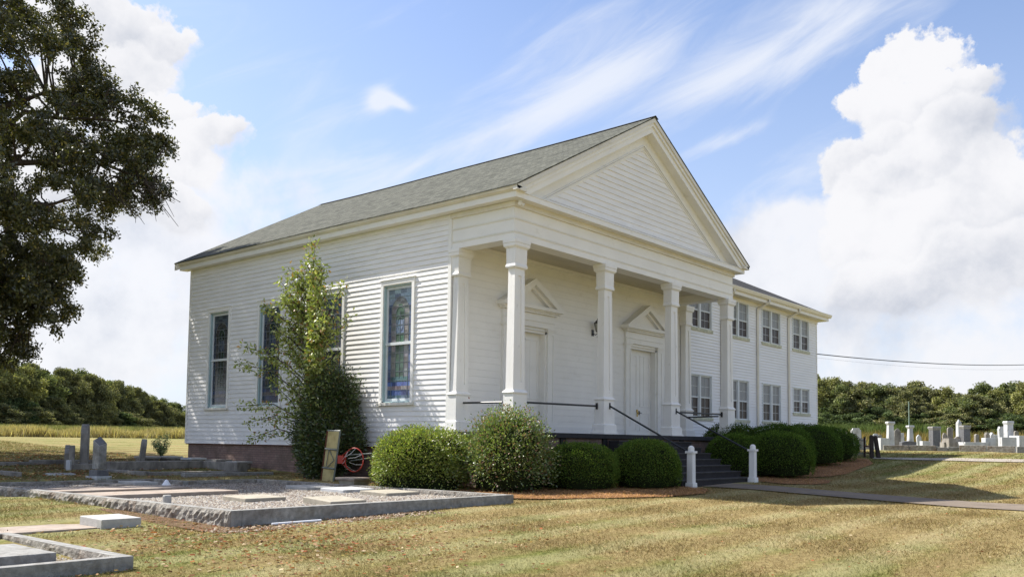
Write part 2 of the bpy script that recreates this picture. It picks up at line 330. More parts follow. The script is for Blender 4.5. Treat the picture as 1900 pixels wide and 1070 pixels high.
# plots (outer rectangle of curbs): no lawn blades inside
PLOTS=[(-9.05,-2.35,-2.05,7.3),(-9.05,-4.6,7.0,8.8),(-16,-11.8,-4.45,-1.2),(-16,-9.05,-2.05,8.8)]
def inside(x,y):
    m=np.zeros(len(x),bool)
    m|=(x>-9.1)&(x<-2.3)&(y>-2.1)&(y<7.4)
    m|=(x>-16)&(x<-4.6)&(y>5)&(y<8.9)
    m|=(x>-16)&(x<-11.8)&(y>-4.5)&(y<-1.2)
    m|=(x>-.4)&(x<26)&(y>-.4)
    m|=(x>4)&(x<8.2)&(y>-2.8)&(y<0)
    e=.06*np.sin(y*7)+.05*np.sin(y*19+1); m|=(x>4.86+e)&(x<6.42+e)&(y<-2.75)&(y>-16)
    m|=(x>-11.7)&(x<-9.9)&(y>-1.05)&(y<.3)
    return m
# pine straw beds: polygons in plan
BED1=[(-2.2,-1.0),(-1.5,-2.1),(-.2,-3.0),(1.2,-3.75),(2.6,-3.9),(3.9,-3.3),(4.1,-2.4),(4.1,-.1),(-.3,-.1),(-.3,3.4),(-1.6,3.4),(-2.3,1)]
BED2=[(8.15,-.1),(8.05,-3.0),(7.6,-3.7),(8.2,-4.3),(9.6,-4.25),(10.7,-3.9),(11.2,-3.0),(12.6,-3.2),(14.3,-3.1),(16.5,-2.7),(19.5,-2.3),(21.6,-1.4),(22.0,0.2),(25,2.1),(12,2.1),(12,-.1)]
def inpoly(x,y,poly):
    r=np.zeros(len(x),bool); n=len(poly)
    for i in range(n):
        x1,y1=poly[i]; x2,y2=poly[(i+1)%n]
        c=((y1>y)!=(y2>y)); xi=(x2-x1)*(y-y1)/((y2-y1) if y2!=y1 else 1e-9)+x1; r^=c&(x<xi)
    return r
# ------------------------------------------------------------------ ground sheet
def ground_colour(t,P):
    s_=t.new('ShaderNodeSeparateXYZ'); t.l.new(P,s_.inputs[0]); X,Y=s_.outputs[0],s_.outputs[1]
    big=t.noise(P,.16,5,.6); mid=t.noise(P,.9,6,.65); fine=t.noise(P,9,5,.7)
    straw=t.mix(t.ss(fine,.3,.72),(.215,.155,.068),(.365,.295,.135)); green=t.mix(t.ss(fine,.3,.7),(.105,.125,.028),(.205,.215,.065))
    # mower passes run parallel to the church front
    st=t.m('SINE',t.m('ADD',t.m('MULTIPLY',Y,4.1),t.m('MULTIPLY',t.m('SUBTRACT',mid,.5),1.6)))
    gr=t.m('ADD',t.m('MULTIPLY',t.m('SUBTRACT',mid,.5),2.2),t.m('MULTIPLY',t.m('SUBTRACT',big,.5),1.6))
    left=t.ss(X,-2,-13); far=t.ss(X,8,20); back=t.ss(Y,2,14)
    gr=t.m('ADD',gr,t.m('ADD',t.m('MULTIPLY',left,.62),t.m('ADD',t.m('MULTIPLY',far,.48),t.m('MULTIPLY',back,.5))))
    c=t.mix(t.ss(t.m('ADD',gr,t.m('MULTIPLY',st,.28)),-.08,.95),straw,green)
    c=t.mix(t.m('MULTIPLY',t.ss(st,-.1,1),.40),c,(.43,.375,.21)); c=t.mix(t.m('MULTIPLY',t.ss(st,-.1,-1),.22),c,(.17,.125,.055))
    dirt=t.noise(P,2.3,6,.7); c=t.mix(t.m('MULTIPLY',t.ss(dirt,.58,.72),.45),c,(.17,.105,.055))
    return c
def ground_mat(name):
    m=bpy.data.materials.new(name); m.use_nodes=True; t=NT(m.node_tree); bs=t.n['Principled BSDF']; P=t.new('ShaderNodeNewGeometry').outputs['Position']
    c=ground_colour(t,P)
    # leaf litter under the big oak
    d=t.new('ShaderNodeVectorMath',operation='DISTANCE'); t.l.new(P,d.inputs[0]); d.inputs[1].default_value=(-7,18,-1)
    ln=t.noise(P,1.4,6,.7); lit=t.m('MULTIPLY',t.ss(d.outputs['Value'],13,5),t.ss(ln,.38,.6)); c=t.mix(t.m('MULTIPLY',lit,.85),c,(.13,.075,.045))
    t.put(bs.inputs['Base Color'],c); bs.inputs['Roughness'].default_value=1; bs.inputs['Specular IOR Level'].default_value=.05
    b=t.new('ShaderNodeBump'); b.inputs['Strength'].default_value=.9; b.inputs['Distance'].default_value=.05; t.l.new(t.noise(P,16,6,.75),b.inputs['Height']); t.l.new(b.outputs[0],bs.inputs['Normal'])
    return m
M['ground']=ground_mat('dry_lawn')
def blade_mat(name):
    m=bpy.data.materials.new(name); m.use_nodes=True; t=NT(m.node_tree); t.n.clear(); P=t.new('ShaderNodeNewGeometry').outputs['Position']
    at=t.new('ShaderNodeAttribute'); at.attribute_name='Col'
    c=t.mix(1.0,ground_colour(t,P),at.outputs[0],'MULTIPLY')
    d=t.new('ShaderNodeBsdfDiffuse'); t.l.new(c,d.inputs[0]); tr=t.new('ShaderNodeBsdfTranslucent'); t.l.new(c,tr.inputs[0])
    mx=t.new('ShaderNodeMixShader'); mx.inputs[0].default_value=.3; t.l.new(d.outputs[0],mx.inputs[1]); t.l.new(tr.outputs[0],mx.inputs[2])
    out=t.new('ShaderNodeOutputMaterial'); t.l.new(mx.outputs[0],out.inputs[0]); return m
M['lawnblade']=blade_mat('lawn_blade')
def make_ground():
    rr=np.concatenate([np.arange(0,60,.5),np.geomspace(60,3000,40)]); na=360
    th=np.linspace(0,2*np.pi,na,endpoint=False); Rr,T=np.meshgrid(rr,th,indexing='ij')
    x=CAM[0]+Rr*np.sin(T); y=CAM[1]+Rr*np.cos(T); z=gz(x,y)
    near=np.clip((60-Rr)/40,0,1)
    z=z+near*.012*np.sin(x*1.7+1.3*np.sin(y*.9))*np.cos(y*1.3)
    V=np.stack([x,y,z],-1).reshape(-1,3); i=np.arange(len(rr)-1)[:,None]; j=np.arange(na)[None,:]; jn=(j+1)%na
    F=np.stack([i*na+j+0*i,(i)*na+jn,(i+1)*na+jn,(i+1)*na+j+0*i],-1).reshape(-1,4)
    o=npmesh('ground',V,F[:,::-1],None,'ground',org=(0,0,0),smooth=True); tag(o,kind='structure'); return o
make_ground()
def strip(name,poly,m,dz,step=.4,kind='structure'):
    """a sheet laid over the terrain, polygon in plan triangulated on a grid clipped by the polygon"""
    import bmesh
    bm=bmesh.new(); vs=[bm.verts.new((x,y,0)) for x,y in poly]; f=bm.faces.new(vs)
    xs=[p[0] for p in poly]; ys=[p[1] for p in poly]
    for a,(lo,hi),n in ((0,(min(xs),max(xs)),(1,0,0)),(1,(min(ys),max(ys)),(0,1,0))):
        q=lo+step
        while q<hi:
            co=[0,0,0]; co[a]=q
            bmesh.ops.bisect_plane(bm,geom=bm.verts[:]+bm.edges[:]+bm.faces[:],plane_co=co,plane_no=n); q+=step
    for v in bm.verts: v.co.z=gzf(v.co.x,v.co.y)+dz
    bmesh.ops.recalc_face_normals(bm,faces=bm.faces); 
    if sum(f.normal.z for f in bm.faces)<0: bmesh.ops.reverse_faces(bm,faces=bm.faces)
    me=bpy.data.meshes.new(name); bm.to_mesh(me); bm.free(); me.materials.append(M[m]); o=bpy.data.objects.new(name,me); COL.objects.link(o); tag(o,kind=kind); return o
strip('front_path',[(4.8,-2.62),(6.5,-2.62),(6.5,-16),(4.8,-16)],'concrete',.028)
strip('far_path',[(22.0,-1.5),(22.8,-1.1),(23.8,-2.7),(26.2,-6.4),(34,-18),(32.4,-19),(24.6,-6.8),(22.6,-3.0)],'concrete2',.03,1.0)
M['straw']=mat('pine_straw',(.33,.18,.095),1,.05,.35,30,1.0,60,(.12,.05,.03),4,.6,bdist=.04)
strip('pine_straw_bed',BED1,'straw',.03,.3,'stuff'); strip('pine_straw_bed',BED2,'straw',.03,.5,'stuff')
def straw_needles(poly,n,name):
    xs=[p[0] for p in poly]; ys=[p[1] for p in poly]; x=RNG.uniform(min(xs),max(xs),n*3); y=RNG.uniform(min(ys),max(ys),n*3); k=inpoly(x,y,poly); x=x[k][:n]; y=y[k][:n]; x=x+RNG.normal(0,.10,len(x)); y=y+RNG.normal(0,.10,len(x))
    n=len(x); a=RNG.uniform(0,np.pi*2,n); L=RNG.uniform(.06,.14,n); z=gz(x,y)+.035; up=RNG.uniform(-.01,.05,n)
    wv=.006; dx=np.cos(a); dy=np.sin(a)
    V=np.stack([np.stack([x-dy*wv,y+dx*wv,z],-1),np.stack([x+dy*wv,y-dx*wv,z],-1),np.stack([x+dx*L,y+dy*L,z+up],-1)],1).reshape(-1,3)
    F=np.arange(3*n).reshape(-1,3); c=np.array([.40,.235,.125])*RNG.uniform(.5,1.6,(n,1))*np.array([1,1,1])
    o=npmesh(name,V,F,c,'blade'); tag(o,kind='stuff')
straw_needles(BED1,30000,'pine_needles'); straw_needles(BED2,26000,'pine_needles')

# ------------------------------------------------------------------ CHURCH
W_=12.0; Dp=15.34; PD=2.16; ZS=-.43; SL=.55
def roofz(x): return 6.3065+SL*x if x<=6 else 6.3065+SL*(12-x)
church=empty('church',(6,7.5,-1.4),'white clapboard church with columned gable porch and grey shingle roof','church')
def clap(mb,ax,plane,sgn,a0,a1,z0,z1,pitch,holes=(),lip=.027,clipf=None):
    """lap siding: ax = axis of the run (0 or 1), plane = coordinate of the wall, sgn = outward direction"""
    z=z0
    while z<z1-1e-6:
        zt=min(z+pitch,z1); segs=[(a0,a1)]
        if clipf: 
            l,r_=clipf((z+zt)/2); segs=[(l,r_)] if r_>l else []
        for (h0,h1,hz0,hz1) in holes:
            if z>=hz0-pitch*.5 and zt<=hz1+pitch*.5:
                ns=[]
                for p,q in segs:
                    if h1<=p or h0>=q: ns.append((p,q)); continue
                    if h0>p: ns.append((p,h0))
                    if h1<q: ns.append((h1,q))
                segs=ns
        for p,q in segs:
            # long runs are cut where boards butt
            cuts=[p]; 
            while q-cuts[-1]>4.9: cuts.append(cuts[-1]+random.uniform(2.4,4.6))
            cuts.append(q)
            for u0,u1 in zip(cuts,cuts[1:]):
                e=lip+random.uniform(-.002,.002); g=.002 if u1<q else 0
                def P(a,d,zz): return (a,plane+sgn*d,zz) if ax==0 else (plane+sgn*d,a,zz)
                A_=[P(u0,e,z),P(u1-g,e,z),P(u1-g,.003,zt+.004),P(u0,.003,zt+.004)]
                if (ax==0 and sgn>0) or (ax==1 and sgn<0): A_=A_[::-1]
                mb.quad(*A_)
                B_=[P(u0,-.01,z+.0005),P(u1-g,-.01,z+.0005),P(u1-g,e,z),P(u0,e,z)]
                if (ax==0 and sgn>0) or (ax==1 and sgn<0): B_=B_[::-1]
                mb.quad(*B_)
        z=zt
WY=[4.23,7.24,10.33,13.34]
# side wall
mb=MB(); clap(mb,1,0,-1,2.28,15.26,ZS,5.79,.142,[(c-.6,c+.6,.74,4.17) for c in WY]); mb.build('side_wall_siding','siding',church)
mb=MB()
def wall_with_holes(mb,ax,c0,c1,a0,a1,z0,z1,holes):
    hs=sorted(holes); cur=a0
    def B(u0,u1,q0,q1):
        if u1-u0<1e-4 or q1-q0<1e-4: return
        if ax==1: mb.box(c0,c1,u0,u1,q0,q1)
        else: mb.box(u0,u1,c0,c1,q0,q1)
    xs=sorted(set([a0,a1]+[h[0] for h in hs]+[h[1] for h in hs]))
    for u0,u1 in zip(xs,xs[1:]):
        col=sorted([(h[2],h[3]) for h in hs if h[0]<=u0+1e-6 and h[1]>=u1-1e-6]); z=z0
        for q0,q1 in col: B(u0,u1,z,q0); z=q1
        B(u0,u1,z,z1)
wall_with_holes(mb,1,.011,.2,2.17,15.33,ZS,6.0,[(c-.6,c+.6,.74,4.17) for c in WY])
mb.box(.2,12.5,15.14,15.33,ZS,6.0)                              # rear wall
mb.hexa([(.0,15.14,6.0),(12,15.14,6.0),(6,15.14,9.3)],[(.0,15.33,6.0),(12,15.33,6.0),(6,15.33,9.3)])
mb.box(11.8,12,2.36,15.14,ZS,6.0); mb.build('wall','siding',church)
for q in ((-.028,.011,15.26,15.37,ZS,5.79),(-.028,.011,2.165,2.28,ZS,5.79)): MB().box(*q).build('corner_board','white',church)
# rear gable siding face not seen; foundation
mb=MB(); mb.box(.07,11.9,.12,15.28,-1.9,ZS-.012); mb.build('foundation','base',church)
MB().box(.0,.07,2.2,15.34,ZS-.035,ZS-.001).build('sill_board','rust',church)
# stained glass windows
def stained(w,h,seed):
    """coloured leaded panes on a grid: (verts, faces, colours) in local (u: across, v: up)"""
    rg=np.random.default_rng(seed); nu,nv=24,84; V=[];F=[];Cc=[]
    us=np.linspace(0,w,nu+1); vs=np.linspace(0,h,nv+1)
    jit={}
    for i in range(nu):
        for j in range(nv):
            u=(i+.5)/nu; v=(j+.5)/nv; ui=abs(u-.5); c=(.20,.24,.30); key=None
            archtop=.93-.10*(ui/.36)**2 if ui<.36 else 0
            inner=.86-.06*(ui/.17)**2 if ui<.17 else 0
            key=(int(u*6),int(v*16))
            if v<.16:
                row=int(v/.04); key=(int(u*5),row,'b'); c=[(.10,.15,.19),(.10,.14,.30),(.22,.19,.20),(.09,.13,.30)][row%4]
            elif v<.20: key=(int(u*4),'g'); c=(.10,.20,.19) if ui<.36 else (.10,.13,.25)
            elif ui<.17 and v<inner: c=(.07,.115,.085) if not(.60<v<.72) else (.20,.26,.36); key=(int(u*5.9),int(v*14),'i')
            elif ui<.36 and v<archtop: c=(.22,.215,.21); key=(int(u*6),int(v*26),'m')
            elif v<.86: c=(.10,.135,.23); key=(int(u*6),int(v*18),'o')
            else: c=(.24,.31,.37); key=(int(u*4),int(v*20),'s')
            if key not in jit: jit[key]=rg.uniform(.62,1.35)*np.array([1,1,1])+rg.uniform(-.08,.08,3)
            V+= [(us[i],vs[j]),(us[i+1],vs[j]),(us[i+1],vs[j+1]),(us[i],vs[j+1])]; k=len(V)-4; F.append((k,k+1,k+2,k+3)); Cc.append(np.array(c)*jit[key]*rg.uniform(.85,1.15))
    return V,F,np.array(Cc)
def church_window(yc,dim):
    wn=empty('window',(0,yc,.74)); wn.parent=church; wn.location=Vector((0,yc,.74))-wl(church)
    z0,z1=.80,4.17; hw=.56
    f=MB()
    for s in (-1,1): f.box(-.055,.03,yc+s*.64-.055,yc+s*.64+.055,.80,4.13)
    f.box(-.058,.03,yc-.70,yc+.70,4.13,4.26).box(-.085,.0,yc-.73,yc+.73,4.26,4.29); f.build('frame','white',wn,bevel=.006)
    MB().box(-.11,.03,yc-.73,yc+.73,.72,.80).build('sill','oldwhite',wn,bevel=.006)
    r_=MB()
    for s in (-1,1): r_.box(-.012,.15,yc+s*.565-.02,yc+s*.565+.02,.80,4.13)
    r_.box(-.012,.15,yc-.585,yc+.585,.80,.84).box(-.012,.15,yc-.585,yc+.585,4.09,4.13); r_.build('storm_frame','teal',wn)
    s_=MB(); 
    for s in (-1,1): s_.box(.055,.10,yc+s*.515-.035,yc+s*.515+.035,.84,4.09)
    s_.box(.055,.10,yc-.48,yc+.48,.84,.92).box(.055,.10,yc-.48,yc+.48,4.01,4.09).box(.03,.098,yc-.545,yc+.545,2.42,2.50); s_.build('sash','frame2',wn,bevel=.004)
    V,F,Cc=stained(.98,3.13,5); V=np.array([(.085,yc+.49-u,.90+v) for u,v in V]); F=np.array(F)
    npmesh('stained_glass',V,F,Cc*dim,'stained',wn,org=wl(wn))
    l=MB(); 
    for k in range(1,12): 
        z=.90+k*.262; l.box(.076,.0845,yc-.48,yc+.48,z-.006,z+.006)
    for u in (-.34,-.17,0.,.17,.34): 
        l.box(.076,.0843,yc+u-.004,yc+u+.004,1.5 if abs(u)<.2 else .93,3.4 if abs(u)<.2 else 3.3)
    # round-headed lead arch and the medallion ring
    for rad,zc in ((.17,3.35),(.35,3.42)):
        pts=[(.080,yc+rad*math.cos(a),zc+rad*.95*math.sin(a)) for a in np.linspace(0,math.pi,13)]; l.tube(pts,.007,5)
    l.tube([(.080,yc+.12*math.cos(a),3.02+.2*math.sin(a)) for a in np.linspace(0,2*math.pi,15)],.006,5); l.build('lead_came','lead',wn)
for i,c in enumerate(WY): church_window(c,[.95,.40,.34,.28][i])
# entablature round the porch
e=MB()
def entab(z0,z1,p):
    e.box(-p,12+p,-p,.45,z0,z1); e.box(-p,.45,.45,2.198,z0,z1); e.box(11.55,12+p,.45,2.16,z0,z1)
entab(4.84,5.008,0); entab(5.052,5.345,-.004); entab(5.389,5.66,-.008)
e.build('entablature','white',church)
e=MB(); entab(5.008,5.022,.018); entab(5.022,5.038,.006); entab(5.038,5.052,.018); entab(5.345,5.36,.018); entab(5.36,5.374,.006); entab(5.374,5.389,.018); e.build('entablature_moulding','white',church)
e=MB(); e.box(-.05,12.05,-.05,.45,5.66,5.79).box(-.05,.45,.45,2.198,5.66,5.79).box(11.55,12.05,.45,2.16,5.66,5.79); e.build('bed_moulding','oldwhite',church)
MB().box(.45,11.55,.45,2.17,5.10,5.16).build('porch_ceiling','ceil',church)
# tympanum
def clipf(z):
    off=.84; l=(z+off-6.3065)/SL; return (max(l,.2),min(12-l,11.8))
mb=MB(); clap(mb,0,0.0,-1,0,12,5.96,8.75,.165,clipf=clipf); mb.build('gable_siding','siding',church)
MB().prism([(0.0,5.79),(12,5.79),(6,9.14)],1,.012,.2).build('gable_wall','white',church)
def rake(mb,o1,o2,y0,y1,x0=-.43,cut=None):
    """board following both roof slopes, o1/o2 vertical offsets below the roof surface"""
    for s in (0,1):
        pts=[]
        def X(x): return x if s==0 else 12-x
        zl=lambda x,o: 6.3065+SL*x-o
        a=x0; 
        P4=[(a,zl(a,o1)),(6,zl(6,o1)),(6,zl(6,o2)),(a,zl(a,o2))]
        if cut is not None:
            xa=(cut-6.3065+o1)/SL; xb=(cut-6.3065+o2)/SL
            if xb>a:
                P4=[(max(xa,a),max(cut,zl(a,o1))),(6,zl(6,o1)),(6,zl(6,o2)),(xb,cut)]
                if xa<a: P4=[(a,zl(a,o1)),(6,zl(6,o1)),(6,zl(6,o2)),(xb,cut),(a,cut)]
        P4=[(X(x),z) for x,z in P4]
        if s==1: P4=P4[::-1]
        mb.prism(P4,1,y0,y1)
r_=MB(); rake(r_,.04,.17,-.43,-.30,-.42,5.93); r_.build('rake_crown','oldwhite',church)
r_=MB(); rake(r_,.17,.28,-.385,-.30,-.36,5.93); rake(r_,.28,.47,-.335,-.28,-.29,5.93); rake(r_,.45,.47,-.28,.0,-.29,5.93); r_.build('rake_fascia','white',church)
r_=MB(); rake(r_,.47,.80,-.045,.012,.1,5.95); rake(r_,.80,.83,-.075,.012,.3,5.95); rake(r_,.86,.89,-.060,.012,.3,5.95); rake(r_,.83,.95,-.03,.012,.3,5.95); r_.build('gable_trim','white',church)
# cornice: side eave, front return, rear
c_=MB()
def eave_side(mb,prof,y0,y1,mir=False):
    P=[((12-x) if mir else x,z) for x,z in prof]
    if mir: P=P[::-1]
    mb.prism(P,1,y0,y1)
corona=[(-.305,5.79),(-.0,5.80),(-.0,5.93),(-.305,5.93)]
crown=[(-.305,5.932),(-.03,5.932),(-.03,6.02),(-.43,6.035),(-.40,5.975),(-.335,5.95)]
for mir in (False,True):
    c_=MB(); eave_side(c_,corona,-.305,15.64 if not mir else 2.1,mir); c_.build('cornice_fascia','white',church)
c_=MB()
for mir in (False,True): eave_side(c_,[(x,z) for x,z in crown],-.43,15.77 if not mir else 2.1,mir)
c_.build('cornice_crown','oldwhite',church)
c_=MB(); c_.box(-.298,12.298,-.306,.0,5.79,5.925); c_.prism([(-.32,5.928),(.0,5.928),(.0,5.99),(-.32,5.945)],0,-.29,12.29); c_.build('front_cornice','white',church)
r_=MB(); 
for s in (0,1):
    def X(x): return x if s==0 else 12-x
    P=[(X(-.43),6.035),(X(6),9.57),(X(6),9.3),(X(-.43),5.79)]
    if s: P=P[::-1]
    r_.prism(P,1,15.60,15.77)
    P=[(X(-.0),6.1),(X(6),9.40),(X(6),9.3),(X(-.0),6.0)]
    if s: P=P[::-1]
    r_.prism(P,1,15.3,15.6)
r_.build('rear_rake_board','oldwhite',church)
# roof, slightly sagging
rf=MB(); NY=24; NX=10
def rp(x,y,top):
    sag=-.05*math.sin(math.pi*(y+.4)/16.2)*(1-abs(x-6)/7)*1.0-.03*math.sin(math.pi*min(1,max(0,(y+.4)/16.2))*3)*.4
    zz=(6.3065+SL*x if x<=6 else 6.3065+SL*(12-x))
    return (x,y,zz+(0.0 if top else -.035)+sag)
for s in (0,1):
    xs=np.linspace(-.44,6,NX+1); ys=np.linspace(-.445,15.80,NY+1)
    X=(lambda x:x) if s==0 else (lambda x:12-x)
    for i in range(NX):
        for j in range(NY):
            q=[rp(X(xs[i]),ys[j],1),rp(X(xs[i+1]),ys[j],1),rp(X(xs[i+1]),ys[j+1],1),rp(X(xs[i]),ys[j+1],1)]
            rf.quad(*(q if s==0 else q[::-1]))
            q=[rp(X(xs[i]),ys[j],0),rp(X(xs[i+1]),ys[j],0),rp(X(xs[i+1]),ys[j+1],0),rp(X(xs[i]),ys[j+1],0)]
            rf.quad(*(q if s==1 else q[::-1]))
    for j in range(NY):
        rf.quad(rp(X(xs[0]),ys[j],0),rp(X(xs[0]),ys[j],1),rp(X(xs[0]),ys[j+1],1),rp(X(xs[0]),ys[j+1],0))
    for i in range(NX):
        for yy in (ys[0],ys[-1]): rf.quad(rp(X(xs[i]),yy,0),rp(X(xs[i+1]),yy,0),rp(X(xs[i+1]),yy,1),rp(X(xs[i]),yy,1))
roof=rf.build('roof','roof',church)
cap=MB(); ys=np.linspace(-.47,15.81,NY+1)
for a,b in zip(ys,ys[1:]):
    za=rp(6,a,1)[2]; zb=rp(6,b,1)[2]
    for s in (-1,1):
        q=[(6,a,za+.03),(6+s*.16,a,za-.055),(6+s*.16,b,zb-.055),(6,b,zb+.03)]; cap.quad(*(q if s<0 else q[::-1]))
cap.build('ridge_cap','roof2',church)
# porch back wall (flush boards)
DX=[3.22,9.53]
mb=MB(); wall_with_holes(mb,0,2.182,2.36,.2,12.6,-.05,6.0,[(c-.87,c+.87,-.0,3.04) for c in DX]); mb.build('porch_wall','white',church)
mb=MB(); z=.0
while z<5.1:
    zt=min(z+.19,5.1)
    segs=[(.2,12.6)]
    if z<3.03: segs=[(.2,DX[0]-1.1),(DX[0]+1.1,DX[1]-1.1),(DX[1]+1.1,12.6)]
    for a,b in segs: mb.quad((a,2.170+random.uniform(0,.003),z+.003),(b,2.170+random.uniform(0,.003),z+.003),(b,2.172,zt),(a,2.172,zt)); mb.quad((a,2.181,zt),(b,2.181,zt),(b,2.171,zt+.003),(a,2.171,zt+.003))
    z=zt
mb.build('porch_wall_boards','white',church)
MB().box(.45,12.1,2.12,2.171,5.0,5.10).box(.45,DX[0]-1.17,2.145,2.171,0.,.24).box(DX[0]+1.17,DX[1]-1.17,2.145,2.171,0.,.24).box(DX[1]+1.17,12.1,2.145,2.171,0.,.24).build('porch_skirting','white',church)
# columns and pilasters
def column_parts(x0,x1,y0,y1,z_top,name,parent,faces=('f','l')):
    cx,cy=(x0+x1)/2,(y0+y1)/2; hw,hd=(x1-x0)/2,(y1-y0)/2
    c=empty(name,(cx,cy,0)); c.parent=parent; c.location=Vector((cx,cy,0))-wl(parent)
    b=MB(); b.frustum(cx,cy,0,.055,hw+.115,hd+.115,hw+.115,hd+.115); b.frustum(cx,cy,.055,.26,hw+.085,hd+.085,hw+.075,hd+.075); b.frustum(cx,cy,.26,.29,hw+.075,hd+.075,hw+.035,hd+.035); b.frustum(cx,cy,.29,.955,hw+.035,hd+.035,hw+.03,hd+.03)
    b.frustum(cx,cy,.955,.985,hw+.05,hd+.05,hw+.06,hd+.06); b.frustum(cx,cy,.985,1.05,hw+.06,hd+.06,hw+.005,hd+.005); b.build('pedestal','col',c)
    t0,t1=hw-.005,hw-.045; u0,u1=hd-.005,hd-.02
    s=MB(); s.frustum(cx,cy,1.05,4.12,t0-.025,u0-.025,t1-.025,u1-.025)
    # raised stiles round a sunk panel, on the four faces
    def L(z): return (z-1.05)/3.07
    def wx(z): return t0+(t1-t0)*L(z)
    def wy(z): return u0+(u1-u0)*L(z)
    pz0,pz1=1.24,3.93; st=.13
    for zz0,zz1 in ((1.05,pz0),(pz1,4.12)):
        s.hexa([(cx-wx(zz0),cy-wy(zz0),zz0),(cx+wx(zz0),cy-wy(zz0),zz0),(cx+wx(zz0),cy+wy(zz0),zz0),(cx-wx(zz0),cy+wy(zz0),zz0)],[(cx-wx(zz1),cy-wy(zz1),zz1),(cx+wx(zz1),cy-wy(zz1),zz1),(cx+wx(zz1),cy+wy(zz1),zz1),(cx-wx(zz1),cy+wy(zz1),zz1)])
    sty=min(st,hd*.9)
    for a in (-1,1):
        for b_ in (-1,1):
            def C4(z):
                ox,oy=cx+a*wx(z),cy+b_*wy(z); ix,iy=ox-a*st,oy-b_*sty
                q=[(ox,oy,z),(ix,oy,z),(ix,iy,z),(ox,iy,z)]
                return q if a*b_>0 else q[::-1]
            s.hexa(C4(pz0)[::-1],C4(pz1)[::-1])
    if True:   # side faces that stay plain boards
        s.hexa([(cx-wx(pz0)+.001,cy-wy(pz0)+.01,pz0),(cx-wx(pz0)+.04,cy-wy(pz0)+.01,pz0),(cx-wx(pz0)+.04,cy+wy(pz0)-.01,pz0),(cx-wx(pz0)+.001,cy+wy(pz0)-.01,pz0)],
               [(cx-wx(pz1)+.001,cy-wy(pz1)+.01,pz1),(cx-wx(pz1)+.04,cy-wy(pz1)+.01,pz1),(cx-wx(pz1)+.04,cy+wy(pz1)-.01,pz1),(cx-wx(pz1)+.001,cy+wy(pz1)-.01,pz1)])
    s.build('shaft','col',c)
    k=MB(); a=hw-.04; d=u1
    k.frustum(cx,cy,4.12,4.16,a+.045,d+.045,a+.055,d+.055); k.frustum(cx,cy,4.16,4.235,a+.055,d+.055,a+.035,d+.035); k.frustum(cx,cy,4.235,4.62,a+.035,d+.035,a+.04,d+.04); k.frustum(cx,cy,4.62,4.66,a+.05,d+.05,a+.085,d+.085); k.frustum(cx,cy,4.66,4.745,a+.09,d+.09,a+.095,d+.095); k.frustum(cx,cy,4.748,z_top,a+.105,d+.105,a+.105,d+.105)
    k.build('capital','col',c); return c
CX=[.265,4.22,7.95,11.80]
for x in CX: column_parts(x-.235,x+.235,.0,.26,4.838,'column',church)
column_parts(.0,.47,1.93,2.16,4.838,'pilaster',church); column_parts(12.08,12.55,1.93,2.16,4.838,'pilaster',church)
